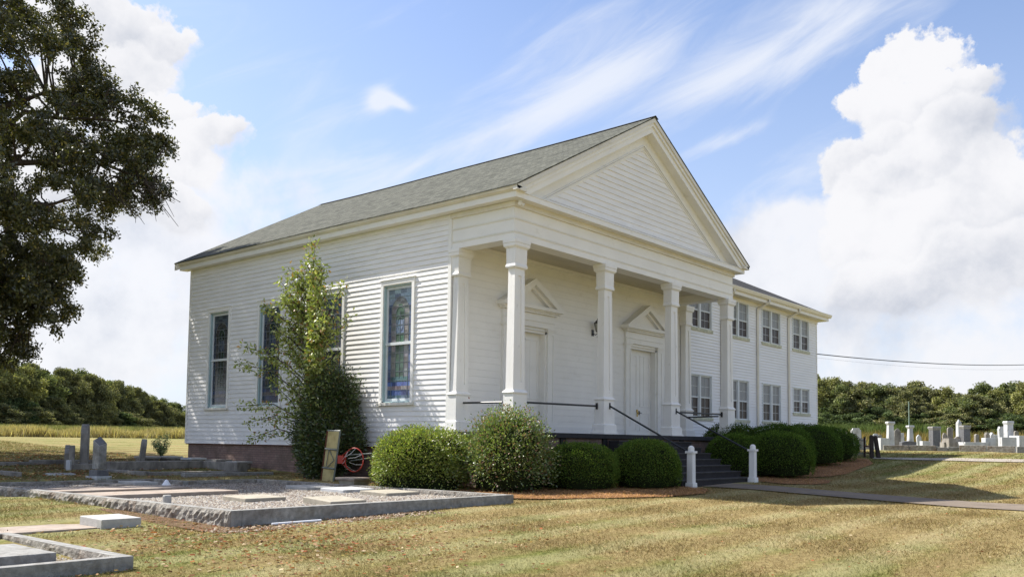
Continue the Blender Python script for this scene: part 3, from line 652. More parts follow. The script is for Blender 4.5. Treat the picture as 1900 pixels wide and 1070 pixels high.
# doors
def door(xc):
    d=empty('door',(xc,2.1,0)); d.parent=church; d.location=Vector((xc,2.1,0))-wl(church)
    f=MB()
    for s in (-1,1):
        x0,x1=sorted((xc+s*.87,xc+s*1.17)); f.box(x0,x1,2.10,2.182,0,3.05); 
        a,b=x0+.05,x1-.05
        f.box(x0,a,2.08,2.10,.32,2.95).box(b,x1,2.08,2.10,.32,2.95).box(x0,x1,2.079,2.10,2.95,3.05).box(x0,x1,2.079,2.10,.0,.32)
        f.box(x0-.03,x1+.03,2.06,2.182,3.05,3.09).box(x0-.05,x1+.05,2.04,2.182,3.09,3.135)
        q0,q1=sorted((xc+s*.87,xc+s*.80)); f.box(q0,q1,2.15,2.5,0,3.04)
    f.box(xc-.87,xc+.87,2.15,2.5,2.97,3.04).box(xc-.87,xc+.87,2.09,2.182,3.04,3.05)
    f.box(xc-1.17,xc+1.17,2.085,2.182,3.135,3.30).box(xc-1.18,xc+1.18,2.06,2.182,3.30,3.325).box(xc-1.17,xc+1.17,2.09,2.182,3.325,3.53); f.build('surround','white',d)
    p=MB(); p.box(xc-1.24,xc+1.24,2.0,2.182,3.53,3.58).box(xc-1.32,xc+1.32,1.94,2.182,3.58,3.62).box(xc-1.38,xc+1.38,1.86,2.182,3.62,3.72)
    hw=1.38; zb=3.72; ap=4.52
    def tri(o): k=(ap-zb)/hw; return k
    k=(ap-zb)/hw
    # raking boards
    for s in (-1,1):
        P=[(xc+s*hw,zb),(xc,ap),(xc,ap-.20),(xc+s*(hw-.20/k),zb)]
        P=P if s<0 else P[::-1]
        p.prism(P,1,1.86,2.182)
        P=[(xc+s*(hw-.20/k),zb),(xc,ap-.2),(xc,ap-.30),(xc+s*(hw-.30/k),zb)]; P=P if s<0 else P[::-1]
        p.prism(P,1,1.98,2.182)
    p.prism([(xc-hw+.3/k,zb),(xc+hw-.3/k,zb),(xc,ap-.30)],1,2.10,2.182); p.build('pediment','white',d)
    for s in (-1,1):
        l=MB(); x0,x1=sorted((xc+s*.004,xc+s*.80)); l.box(x0,x1,2.36,2.40,.03,2.97)
        for (a,b,q0,q1) in ((x0+.10,x1-.10,1.02,2.80),(x0+.10,x1-.10,.2,.82)):
            l.box(a,a+.035,2.343,2.36,q0,q1).box(b-.035,b,2.343,2.36,q0,q1).box(a,b,2.342,2.36,q0,q0+.035).box(a,b,2.342,2.36,q1-.035,q1)
            m_=(a+b)/2; l.box(m_-.06,m_+.06,2.346,2.36,q0,q1) if q1>1.5 else None
        lf=l.build('door_leaf','white',d)
        if s<0:
            h=MB(); h.box(x1-.11,x1-.03,2.335,2.36,.68,.92); h.lathe(x1-.07,2.31,[(.001,.77),(.03,.78),(.034,.80),(.03,.82),(.001,.83)],10); h.build('lock_plate','brass',lf)
        else:
            h=MB(); h.box(x0+.03,x0+.08,2.335,2.36,.74,.88); h.tube([(x0+.055,2.345,.81),(x0+.055,2.29,.81),(x0+.12,2.29,.81)],.012,6); h.build('handle','iron',lf)
    MB().box(xc-.80,xc+.80,2.2,2.5,.0,.03).build('threshold','oldwhite',d)
    MB().box(xc-.8,xc+.8,2.401,2.5,.03,2.97).build('dark_gap','gap_shade',d)  # black backing box; its colour stands in for shade between the leaves
for x in DX: door(x)
# porch floor and base
MB().box(-.13,12.72,-.17,2.175,-.13,.0).build('porch_floor','darkstone',church,bevel=.01)
b=MB(); b.box(-.02,12.5,-.04,.12,-1.9,-.13)
b.build('porch_base','base',church)
for x in (-.05,1.9,3.85,8.15,10.2,12.3): MB().box(x,x+.22,-.085,-.04,-1.8,-.13).build('porch_base_pier','darkstone',church)
# steps
st=MB(); ns=MB()
for k in range(1,9):
    z=-.172*k; y1=-.175-.33*(k-1); y0=y1-.33 
    hw0,hw1=(4.0,8.1)
    st.box(hw0,hw1,y0,y1+ (0 if k==1 else .0),-1.85,z-.03); ns.box(hw0-.02,hw1+.02,y0-.025,y1-(.0 if k==1 else .0),z-.03,z)
    if k==7: break
stp=empty('front_steps',(6.05,-1.3,-1.4),'dark wide steps of seven treads up to the porch between the two white posts','steps')
st.build('riser','darkstone',stp); ns.build('tread','nosing',stp)
# newel posts
for x,y,lab in ((4.25,-2.62,'white round-capped post at the left foot of the dark steps'),(7.95,-2.62,'white round-capped post at the right foot of the dark steps')):
    g=gzf(x,y)-.02; nz=empty('newel_post',(x,y,g),lab,'post','white posts at the foot of the steps'); m_=MB(); top=g+1.15
    m_.frustum(x,y,g-.05,g+.16,.125,.125,.115,.115); m_.frustum(x,y,g+.16,top-.22,.088,.088,.085,.085); m_.build('shaft','col',nz,bevel=.012)
    m_=MB(); m_.frustum(x,y,top-.22,top-.16,.118,.118,.118,.118); m_.lathe(x,y,[(.085,top-.16)]+[(.085*math.cos(a),top-.10+.085*math.sin(a)) for a in np.linspace(0,1.5,7)],16); m_.build('cap','col',nz)
# handrails
def rail(p0,p1,label,group,name='handrail',plates=True,r=.026):
    m_=MB(); m_.tube([p0,p1],r,10); h=m_.build(name,'iron',None,org=tuple((np.array(p0)+np.array(p1))/2)); tag(h,label,'handrail',group)
    if plates:
        for p,q in ((p0,p1),(p1,p0)):
            d=(Vector(q)-Vector(p)); d.z=0; d.normalize(); s_=Vector((d.y,-d.x,0)); c=Vector(p)
            k=MB(); a=[c+s_*x+Vector((0,0,z))-d*.004 for x,z in ((-.035,-.09),(.035,-.09),(.035,.09),(-.035,.09))]; k.hexa([tuple(v) for v in a],[tuple(v+d*.014) for v in a]); k.build('bracket_plate','iron',h)
g1='sloping iron rails beside the steps'; g2='level iron rails between the porch columns'
rail((4.25,-.03,.80),(4.25,-2.53,-.46),'black sloping rail from the second column down to the left white post',g1); rail((7.98,-.03,.78),(7.96,-2.53,-.44),'black sloping rail from the third column down to the right white post',g1)
rail((.54,.2,.76),(3.94,.2,.79),'long level black rail between the first and second porch columns',g2)
rail((8.23,.2,.77),(11.52,.2,.79),'level black rail between the third column and the right corner column',g2)
rail((.25,.53,.75),(.25,1.90,.76),'short level black rail at the left end of the porch',g2,plates=False)
rail((11.9,.53,.74),(12.2,1.90,.73),'short level black rail at the right end of the porch',g2,plates=False)
# wall lantern
lx,ly=6.50,2.17; lan=empty('wall_lantern',(lx,ly,3.3),'black wall lantern on the porch wall between the two doors','lantern')
m_=MB(); m_.box(lx-.05,lx+.05,ly-.03,ly,3.17,3.37); m_.tube([(lx,ly-.03,3.24),(lx,ly-.12,3.20),(lx,ly-.2,3.24),(lx,ly-.2,3.30)],.014,8); m_.build('bracket','iron',lan)
m_=MB(); cy=ly-.2; m_.lathe(lx,cy,[(.02,3.27),(.06,3.30),(.06,3.315)],6); m_.lathe(lx,cy,[(.115,3.55),(.12,3.57),(.07,3.63),(.02,3.68),(.012,3.72)],6)
for k in range(6):
    a=2*math.pi*k/6; m_.tube([(lx+.055*math.cos(a),cy+.055*math.sin(a),3.31),(lx+.11*math.cos(a),cy+.11*math.sin(a),3.56)],.007,5)
m_.build('cage','iron',lan); m_=MB(); m_.lathe(lx,cy,[(.045,3.315),(.10,3.55)],6); m_.build('glass','lantern_glass',lan)
m_=MB(); m_.tube([(lx,cy,3.27),(lx,cy,3.17),(lx-.03,cy,3.1)],.01,6); m_.build('finial','iron',lan)
# floodlight under the corner of the cornice
fl=empty('floodlight',(.05,-.12,5.70),'small white twin floodlight under the front left corner of the cornice','floodlight')
m_=MB(); m_.lathe(.05,-.14,[(.05,5.74),(.05,5.788)],12); m_.build('mount','white_plastic',fl)
for s in (-1,1):
    m_=MB(); m_.tube([(.05,-.14,5.745),(.05+s*.05,-.17,5.71),(.05+s*.09,-.20,5.68)],[.015,.028,.045],10); m_.build('lamp_head','white_plastic',fl)

# ------------------------------------------------------------------ ANNEX (two-storey wing)
ax=empty('annex_building',(19,8,-1.2),'two-storey white sided wing with low dark hip roof right of the porch','building')
X0,X1,Y0,Y1=12.6,25.2,2.16,14.2
WX=[13.56,16.80,20.0,23.25]
holes=[]; wins=[]
for i,x in enumerate(WX):
    wins.append((x,4.17,5.62)); wins.append((x,.77 if i<3 else 1.24,2.37))
for (x,a,b_) in wins: holes.append((x-.93,x+.93,a,b_))
mb=MB(); clap(mb,0,Y0,-1,X0,X1,-.43,5.75,.118,holes,lip=.032); mb.build('siding','siding2',ax)
mb=MB(); wall_with_holes(mb,0,Y0+.006,Y0+.2,X0,X1-.01,-.43,5.9,holes); mb.box(X1-.2,X1-.01,Y0+.2,Y1,-.43,5.9).box(X0,X1-.2,Y1-.2,Y1,-.43,5.9); mb.build('wall','siding2',ax)
for q in ((X1-.09,X1+.012,Y0-.025,Y0+.08,-.43,5.75),(X0-.02,X0+.06,Y0-.025,Y0+.006,-.43,5.75)): MB().box(*q).build('corner_board','oldwhite',ax)
MB().box(X0,X1-.05,Y0+.05,Y1-.05,-1.9,-.43).build('foundation','base',ax)
def annex_window(x,z0,z1):
    wn=empty('window',(x,Y0,z0)); wn.parent=ax; wn.location=Vector((x,Y0,z0))-wl(ax); f=MB(); y=Y0
    f.box(x-.955,x-.89,y-.04,y+.12,z0,z1).box(x+.89,x+.955,y-.04,y+.12,z0,z1).box(x-.065,x+.065,y-.035,y+.12,z0,z1).box(x-.96,x+.96,y-.045,y+.12,z1,z1+.045); f.build('frame','frame2',wn)
    MB().box(x-.99,x+.99,y-.07,y+.12,z0-.11,z0).build('sill','sill',wn)
    zm=z0+(z1-z0)*.48
    for s in (-1,1):
        a,b=sorted((x+s*.065,x+s*.89)); q=MB()
        q.box(a,a+.045,y+.0,y+.05,z0,z1).box(b-.045,b,y+.0,y+.05,z0,z1).box(a+.045,b-.045,y,y+.05,z0,z0+.055).box(a+.045,b-.045,y,y+.05,z1-.045,z1).box(a+.045,b-.045,y-.004,y+.06,zm-.025,zm+.025)
        sh=q.build('sash','frame2',wn)
        q=MB(); m_=(a+b)/2; q.box(m_-.006,m_+.006,y+.026,y+.034,z0+.055,z1-.045)
        for zz in ((z0+zm)/2,(zm+z1)/2): q.box(a+.045,b-.045,y+.0265,y+.0335,zz-.006,zz+.006)
        q.build('muntin','frame2',sh)
        q=MB(); q.quad((a+.04,y+.036,z0+.05),(b-.04,y+.036,z0+.05),(b-.04,y+.036,zm),(a+.04,y+.036,zm)); q.build('lower_pane','pane_dark',sh)
        q=MB(); q.quad((a+.04,y+.037,zm),(b-.04,y+.037,zm),(b-.04,y+.037,z1-.04),(a+.04,y+.037,z1-.04)); q.build('blind_pane','pane_blind',sh)
for x,a,b_ in wins: annex_window(x,a,b_)
OV=.42
mb=MB(); mb.box(12.0,X1+OV,Y0-OV,Y0,5.75,5.79).box(X1,X1+OV,Y0,Y1+OV,5.75,5.79).box(12,X1+OV,Y1,Y1+OV,5.75,5.79); mb.box(12.0,X1+.05,Y0-.05,Y0-.0,5.60,5.75); mb.build('soffit','gutter',ax)
mb=MB(); mb.box(12.35,X1+OV,Y0-OV-.02,Y0-OV,5.75,5.99).box(X1+OV,X1+OV+.02,Y0-OV-.02,Y1+OV,5.75,5.99); mb.build('fascia','gutter',ax)
mb=MB(); gy=Y0-OV-.02; mb.prism([(gy,5.90),(gy-.07,5.90),(gy-.095,5.94),(gy-.13,6.03),(gy-.13,6.05),(gy,6.05)],0,12.35,X1+OV+.14)
gx=X1+OV+.02; mb.box(gx,gx+.12,gy,Y1+OV,5.92,6.05); mb.build('gutter','gutter',ax)
rf=MB(); xl=11.9; xr=X1+OV+.06; yf=Y0-OV-.06; yb=Y1+OV+.06; hz=(yb-yf)/2; ze=6.055; zr=ze+hz*.50; ym=(yf+yb)/2
rf.quad((xl,yf,ze),(xr,yf,ze),(xr-hz,ym,zr),(xl,ym,zr)); rf.poly([(xr,yf,ze),(xr,yb,ze),(xr-hz,ym,zr)]); rf.quad((xr,yb,ze),(xl,yb,ze),(xl,ym,zr),(xr-hz,ym,zr))
rf.quad((xl,yf,ze-.04),(xl,yb,ze-.04),(xr,yb,ze-.04),(xr,yf,ze-.04)); rf.quad((xl,yf,ze-.04),(xr,yf,ze-.04),(xr,yf,ze),(xl,yf,ze)); rf.quad((xr,yf,ze-.04),(xr,yb,ze-.04),(xr,yb,ze),(xr,yf,ze)); rf.poly([(xl,yf,ze),(xl,ym,zr),(xl,yb,ze)])
rf.build('roof','roof2',ax)
for x in (15.28,18.55,21.77):
    y=Y0-.06; p=[(x+.22,gy-.06,5.91),(x+.22,gy-.06,5.80),(x+.0,y,5.52),(x,y,-.9),(x+.0,y-.12,-1.05)]
    m_=MB(); 
    for a,b_ in zip(p,p[1:]): m_.tube([a,b_],.058,4)
    m_.box(x-.06,x+.06,y-.05,y+.05,2.2,2.23); m_.build('downspout','gutter',ax)
# drop cable and second line
def cable(p0,p1,sag,r,label):
    p0,p1=Vector(p0),Vector(p1); pts=[]
    for k in range(25):
        u=k/24; q=p0.lerp(p1,u); q.z-=sag*4*u*(1-u); pts.append(tuple(q))
    m_=MB(); m_.tube(pts,r,6); o=m_.build('overhead_cable','wire',None,org=tuple(p0)); tag(o,label,'cable')
xa,ya=at(2150,105)
cable((25.2,2.14,4.16),(xa,ya,9.6),1.05,.022,'thick black overhead cable from the wing wall to the right')
cable((25.2,2.14,3.98),(xa,ya,9.35),1.15,.0035,'thin grey line just below the thick overhead cable')

# ------------------------------------------------------------------ leaf generators
def rot_rand(n,rg,tilt=1.0):
    d=rg.normal(size=(n,3)); d[:,2]*=tilt; d/=np.linalg.norm(d,axis=1,keepdims=True)+1e-9
    a=rg.normal(size=(n,3)); u=np.cross(d,a); u/=np.linalg.norm(u,axis=1,keepdims=True)+1e-9; return d,u
def leaves(P,size,rg,asp=.45,droop=0.0,axis=None):
    """P (n,3) leaf roots; returns quads (rhombi)"""
    n=len(P); d,u=rot_rand(n,rg)
    if axis is not None: d=d*.7+axis; d/=np.linalg.norm(d,axis=1,keepdims=True); u=np.cross(d,rg.normal(size=(n,3))); u/=np.linalg.norm(u,axis=1,keepdims=True)+1e-9
    d[:,2]-=droop; L=(size*rg.uniform(.6,1.3,n))[:,None]
    V=np.stack([P,P+d*L*.5+u*L*asp*.5,P+d*L,P+d*L*.5-u*L*asp*.5],1).reshape(-1,3); return V,np.arange(4*n).reshape(-1,4)
def ball(n,rg,shell=.0):
    d=rg.normal(size=(n,3)); d/=np.linalg.norm(d,axis=1,keepdims=True); r=(shell+(1-shell)*rg.uniform(0,1,n)**(1/2.2))[:,None]; return d*r
def pick(cols,n,rg,jit=.18,wts=None):
    c=np.array(cols)[rg.choice(len(cols),n,p=wts)]; return c*rg.uniform(1-jit,1+jit,(n,1))
# hedges
def hedge(name,x,y,rx,ry,h,label,group,leaf,cols,n,rough=.05,lump=.06,wts=None,seed=1,flat=2.6,cat='bush',m='leafdull'):
    rg=np.random.default_rng(seed); g=gzf(x,y)-.02; root=empty(name,(x,y,g),label,cat,group)
    ph=rg.uniform(0,6.3,8)
    def shape(d,scale=1.0):
        # super-ellipsoid dome with lumps
        az=np.arctan2(d[:,1],d[:,0]); el=np.arctan2(d[:,2],np.hypot(d[:,0],d[:,1]))
        ce,se=np.cos(el),np.sin(el); k=(np.abs(ce)**flat+np.abs(se)**flat)**(-1/flat)
        lum=1+lump*(np.sin(3*az+ph[0])*np.cos(2*el+ph[1])+.6*np.sin(5*az+ph[2]+3*el)+.5*np.sin(9*az+ph[3])*np.sin(7*el+ph[4]))
        r=k*lum*scale
        return np.stack([x+rx*r*ce*np.cos(az),y+ry*r*ce*np.sin(az),g+h*np.clip(.36+.64*r*se,0.02,2)],-1)
    nd=n; d=rg.normal(size=(nd,3)); d[:,2]=np.abs(d[:,2])*1.0-.45*rg.uniform(0,1,nd); d/=np.linalg.norm(d,axis=1,keepdims=True)
    P=shape(d)+rg.normal(size=(nd,3))*rough; P[:,2]=np.maximum(P[:,2],g+.03)
    k_=rg.uniform(0,1,nd); hol=np.sin(d[:,0]*6+ph[5])*np.sin(d[:,1]*7+ph[6])*np.sin(d[:,2]*6+ph[7]); P=P-d*(np.clip(hol-.35,0,1)*.22*(rough/.05)**.5)[:,None]
    out=k_>(.965 if rough<.05 else .90); P=P+d*(out*rg.uniform(0,1.6,nd)*rough*1.3)[:,None]
    V,F=leaves(P,leaf,rg,.55,axis=d*.9)
    npmesh('foliage',V,F,pick(cols,nd,rg,.25,wts),m,root,org=(x,y,g))
    # inner mass: near-black shell, the shade inside the hedge put in as colour
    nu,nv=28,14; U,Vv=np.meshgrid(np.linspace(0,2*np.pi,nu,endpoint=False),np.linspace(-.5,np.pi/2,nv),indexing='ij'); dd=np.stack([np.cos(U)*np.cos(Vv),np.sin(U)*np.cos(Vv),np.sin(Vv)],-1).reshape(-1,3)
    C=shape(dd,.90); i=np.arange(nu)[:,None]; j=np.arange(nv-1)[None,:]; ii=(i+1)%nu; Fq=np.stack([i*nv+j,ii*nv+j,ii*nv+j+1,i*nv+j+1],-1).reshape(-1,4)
    npmesh('shade_core',C,Fq,None,'core',root,org=(x,y,g)); return root
BOX=[(.09,.15,.028),(.135,.205,.04),(.06,.10,.022),(.21,.25,.06)]
YEL=[(.18,.24,.04),(.27,.33,.06),(.10,.14,.028),(.36,.38,.11),(.20,.16,.06)]
AZA=[(.14,.20,.045),(.21,.27,.08),(.085,.12,.03),(.30,.21,.14),(.25,.12,.07),(.36,.38,.22)]
DRK=[(.065,.115,.024),(.10,.16,.036),(.045,.078,.018)]
G1='round clipped hedges by the steps'
hedge('hedge',-1.35,1.75,1.12,1.14,1.40,'big shaggy yellow-green bush against the porch side, left of all the front bushes',None,.055,YEL,26000,.065,.07,[.33,.25,.2,.12,.1],3,3.2,m='leaf')
hedge('azalea_bush',-.26,-.12,.90,.90,1.80,'tall loose bush with reddish and pale leaves under the corner column',None,.06,AZA,18000,.12,.09,[.33,.24,.24,.10,.07,.02],4,2.4,m='leaf')
hedge('hedge',1.66,-.86,.96,.96,1.15,'round clipped green hedge just right of the loose reddish bush','%s'%G1,.035,BOX,24000,.03,.035,[.4,.3,.2,.1],5,2.5)
hedge('hedge',3.24,-1.86,.88,.86,1.24,'round clipped green hedge directly left of the left white post',G1,.035,BOX,24000,.03,.035,[.4,.3,.2,.1],6,2.5)
hedge('hedge',9.75,-1.15,.98,.9,1.33,'clipped hedge directly right of the steps behind the right white post',G1,.04,BOX[:3],18000,.03,.035,[.4,.3,.3],7,2.5)
hedge('hedge',10.7,-2.2,1.12,1.1,1.42,'front clipped hedge right of the right white post, the largest dome',G1,.04,BOX[:3],22000,.03,.035,[.4,.3,.3],8,2.5)
hedge('hedge',13.3,-1.1,1.25,1.2,1.58,'clipped dark hedge behind the largest dome in the right bed',G1,.05,DRK,18000,.035,.04,None,9,2.5)
hedge('hedge',12.3,.2,1.3,1.0,1.55,'dark clipped hedge against the wing wall behind the right corner column',G1,.05,DRK+[(.10,.10,.03)],15000,.045,.05,None,10,2.5)
hedge('hedge',16.8,-.6,1.45,1.35,1.50,'dark clipped hedge second from the far end of the right bed',G1,.05,DRK,17000,.035,.04,None,12,2.5)
hedge('hedge',19.6,-.2,1.5,1.35,1.35,'farthest dark clipped hedge at the end of the right bed near the fence posts',G1,.055,DRK,15000,.035,.04,None,13,2.5)

# tall shrub against the side wall and the sapling rising from it
def tubes_obj(name,paths,m,parent,n=6):
    mb=MB()
    for pts,rs in paths: mb.tube(pts,rs,n)
    return mb.build(name,m,parent)
def nandina():
    rg=np.random.default_rng(21); x,y=-.95,6.38; g=gzf(x,y)-.02; r=empty('tall_shrub',(x,y,g),'dense dark tall shrub against the church side wall','shrub')
    Ps=[];Ds=[]; paths=[]
    # stems fan upward; sprays of narrow leaves round each
    for k in range(75):
        a=rg.uniform(0,6.28); q=rg.uniform(0,1)**.6; h=rg.uniform(1.2,3.95)*(1-.28*q); sp=(.35+.65*q)*(.95 if h>2.0 else 1.15)
        tip=np.array([x+.25+math.cos(a)*sp*.62,y+math.sin(a)*sp*.98,g+h]); b=np.array([x+math.cos(a)*.15,y+math.sin(a)*.2,g])
        mid=(b+tip)/2+np.array([math.cos(a)*.12,math.sin(a)*.12,.1]); 
        if k<34: paths.append(([tuple(b),tuple(mid),tuple(tip)],[.018,.012,.005]))
        n=900; u=rg.uniform(.10,1,n)**.8; base=b+(tip-b)*u[:,None]+np.array([math.cos(a)*.12,math.sin(a)*.12,.1])*(4*u*(1-u))[:,None]*.5
        off=ball(n,rg)*np.array([.34,.42,.30]); Ps.append(base+off); dd=off/ (np.linalg.norm(off,axis=1,keepdims=True)+1e-6); dd[:,2]+=.25; Ds.append(dd)
    P=np.concatenate(Ps); Dd=np.concatenate(Ds); P[:,0]=np.minimum(P[:,0],-.05); P[:,2]=np.maximum(P[:,2],g+.05)
    V,F=leaves(P,.10,rg,.34,axis=Dd); npmesh('foliage',V,F,pick([(.055,.085,.025),(.085,.12,.035),(.035,.052,.018),(.15,.18,.06),(.12,.08,.035)],len(P),rg,.25,[.36,.25,.22,.1,.07]),'leaf',r,org=(x,y,g))
    tubes_obj('stems',paths,'bark',r); return r
nandina()
def sapling():
    rg=np.random.default_rng(33); x,y=-1.15,6.75; g=gzf(x,y)-.02; r=empty('sapling',(x,y,g),'thin young tree with light yellow-green leaves in front of the two middle church windows','tree')
    paths=[]; P=[]; Dd=[]
    tr=[(x,y,g),(x+.02,y+.05,g+2.2),(x+.05,y-.02,g+4.2),(x+.0,y-.1,g+5.7),(x+.02,y-.14,g+6.75)]; paths.append((tr,[.05,.04,.028,.015,.006]))
    # (dy, z, length) of side branches; dy>0 is towards the rear (left in view)
    br=[]
    for k in range(78):
        h=rg.uniform(1.0,6.3) if k%3==0 else rg.uniform(2.9,5.9); s=rg.choice([-1,1]); L=(2.15-.25*h)*rg.uniform(.5,1.0) if h>2.2 else rg.uniform(.5,1.2)
        if h>5.6: L=rg.uniform(.25,.6)
        if s<0: L*=.85
        br.append((h,s*L,rg.uniform(-.55,.25)*abs(L),rg.uniform(.55,1.1)*abs(L)+.1))
    br+=[(3.2,-1.75,-.2,2.2),(3.0,-1.9,0,1.5),(2.6,2.5,-.5,1.3),(2.2,2.9,-.5,1.2),(1.6,2.5,-.6,.5),(1.5,2.2,-.5,.1),(1.2,2.3,-.4,-.1),(4.3,1.2,-.2,1.5),(3.6,1.9,-.3,1.5),(4.2,-1.0,-.1,1.2)]
    for k in range(26):
        h=rg.uniform(1.6,3.4); s_=rg.choice([-1,1]); br.append((h,s_*rg.uniform(.3,.95),rg.uniform(-.3,.1),rg.uniform(.4,1.0)))
    for h,dy,dx,dz in br:
        b=np.array([x+.02,y,g+h]); tip=b+np.array([dx,dy,dz]); mid=(b+tip)/2+np.array([0,0,.12*abs(dy)])
        paths.append(([tuple(b),tuple(mid),tuple(tip)],[.02,.014,.006])); L=np.linalg.norm(tip-b); n=int(66*L+22)
        u=rg.uniform(.2,1.03,n); c=(1-u)[:,None]**2*b+2*(u*(1-u))[:,None]*mid+(u**2)[:,None]*tip; off=ball(n,rg)*.17; P.append(c+off); q=off/.17; q[:,2]-=.35; Dd.append(q)
    n=700; u=rg.uniform(.45,1,n); P.append(np.stack([np.full(n,x),np.full(n,y-.08),g+6.85*u],-1)+ball(n,rg)*np.array([.2,.28,.15])); q=rg.normal(size=(n,3)); q[:,2]+=.5; Dd.append(q)
    P=np.concatenate(P); Dd=np.concatenate(Dd); P[:,0]=np.minimum(P[:,0],-.06)
    V,F=leaves(P,.115,rg,.48,axis=Dd*.8); npmesh('foliage',V,F,pick([(.24,.29,.06),(.33,.37,.10),(.15,.19,.045),(.42,.43,.18),(.34,.19,.07)],len(P),rg,.22,[.34,.27,.2,.1,.09]),'leaf',r,org=(x,y,g))
    tubes_obj('trunk',paths,'bark',r)
sapling()
def wisp():
    rg=np.random.default_rng(5); x,y=.1,17.2; g=gzf(x,y); r=empty('small_shrub',(x,y,g),'small sparse green shrub behind the graves near the rear corner of the church','shrub'); P=[];paths=[]
    for k in range(16):
        a=rg.uniform(0,6.28); t_=np.array([x+math.cos(a)*rg.uniform(.1,.5),y+math.sin(a)*rg.uniform(.1,.5),g+rg.uniform(.4,.9)]); paths.append(([(x,y,g-.03),tuple(t_)],[.012,.004])); u=rg.uniform(.2,1,90)[:,None]; P.append(np.array([x,y,g])*(1-u)+t_*u+ball(90,rg)*.1)
    P=np.concatenate(P); V,F=leaves(P,.09,rg,.25); npmesh('foliage',V,F,pick([(.08,.13,.05),(.12,.17,.07)],len(P),rg),'leaf',r,org=(x,y,g)); tubes_obj('stems',paths,'bark',r)
wisp()

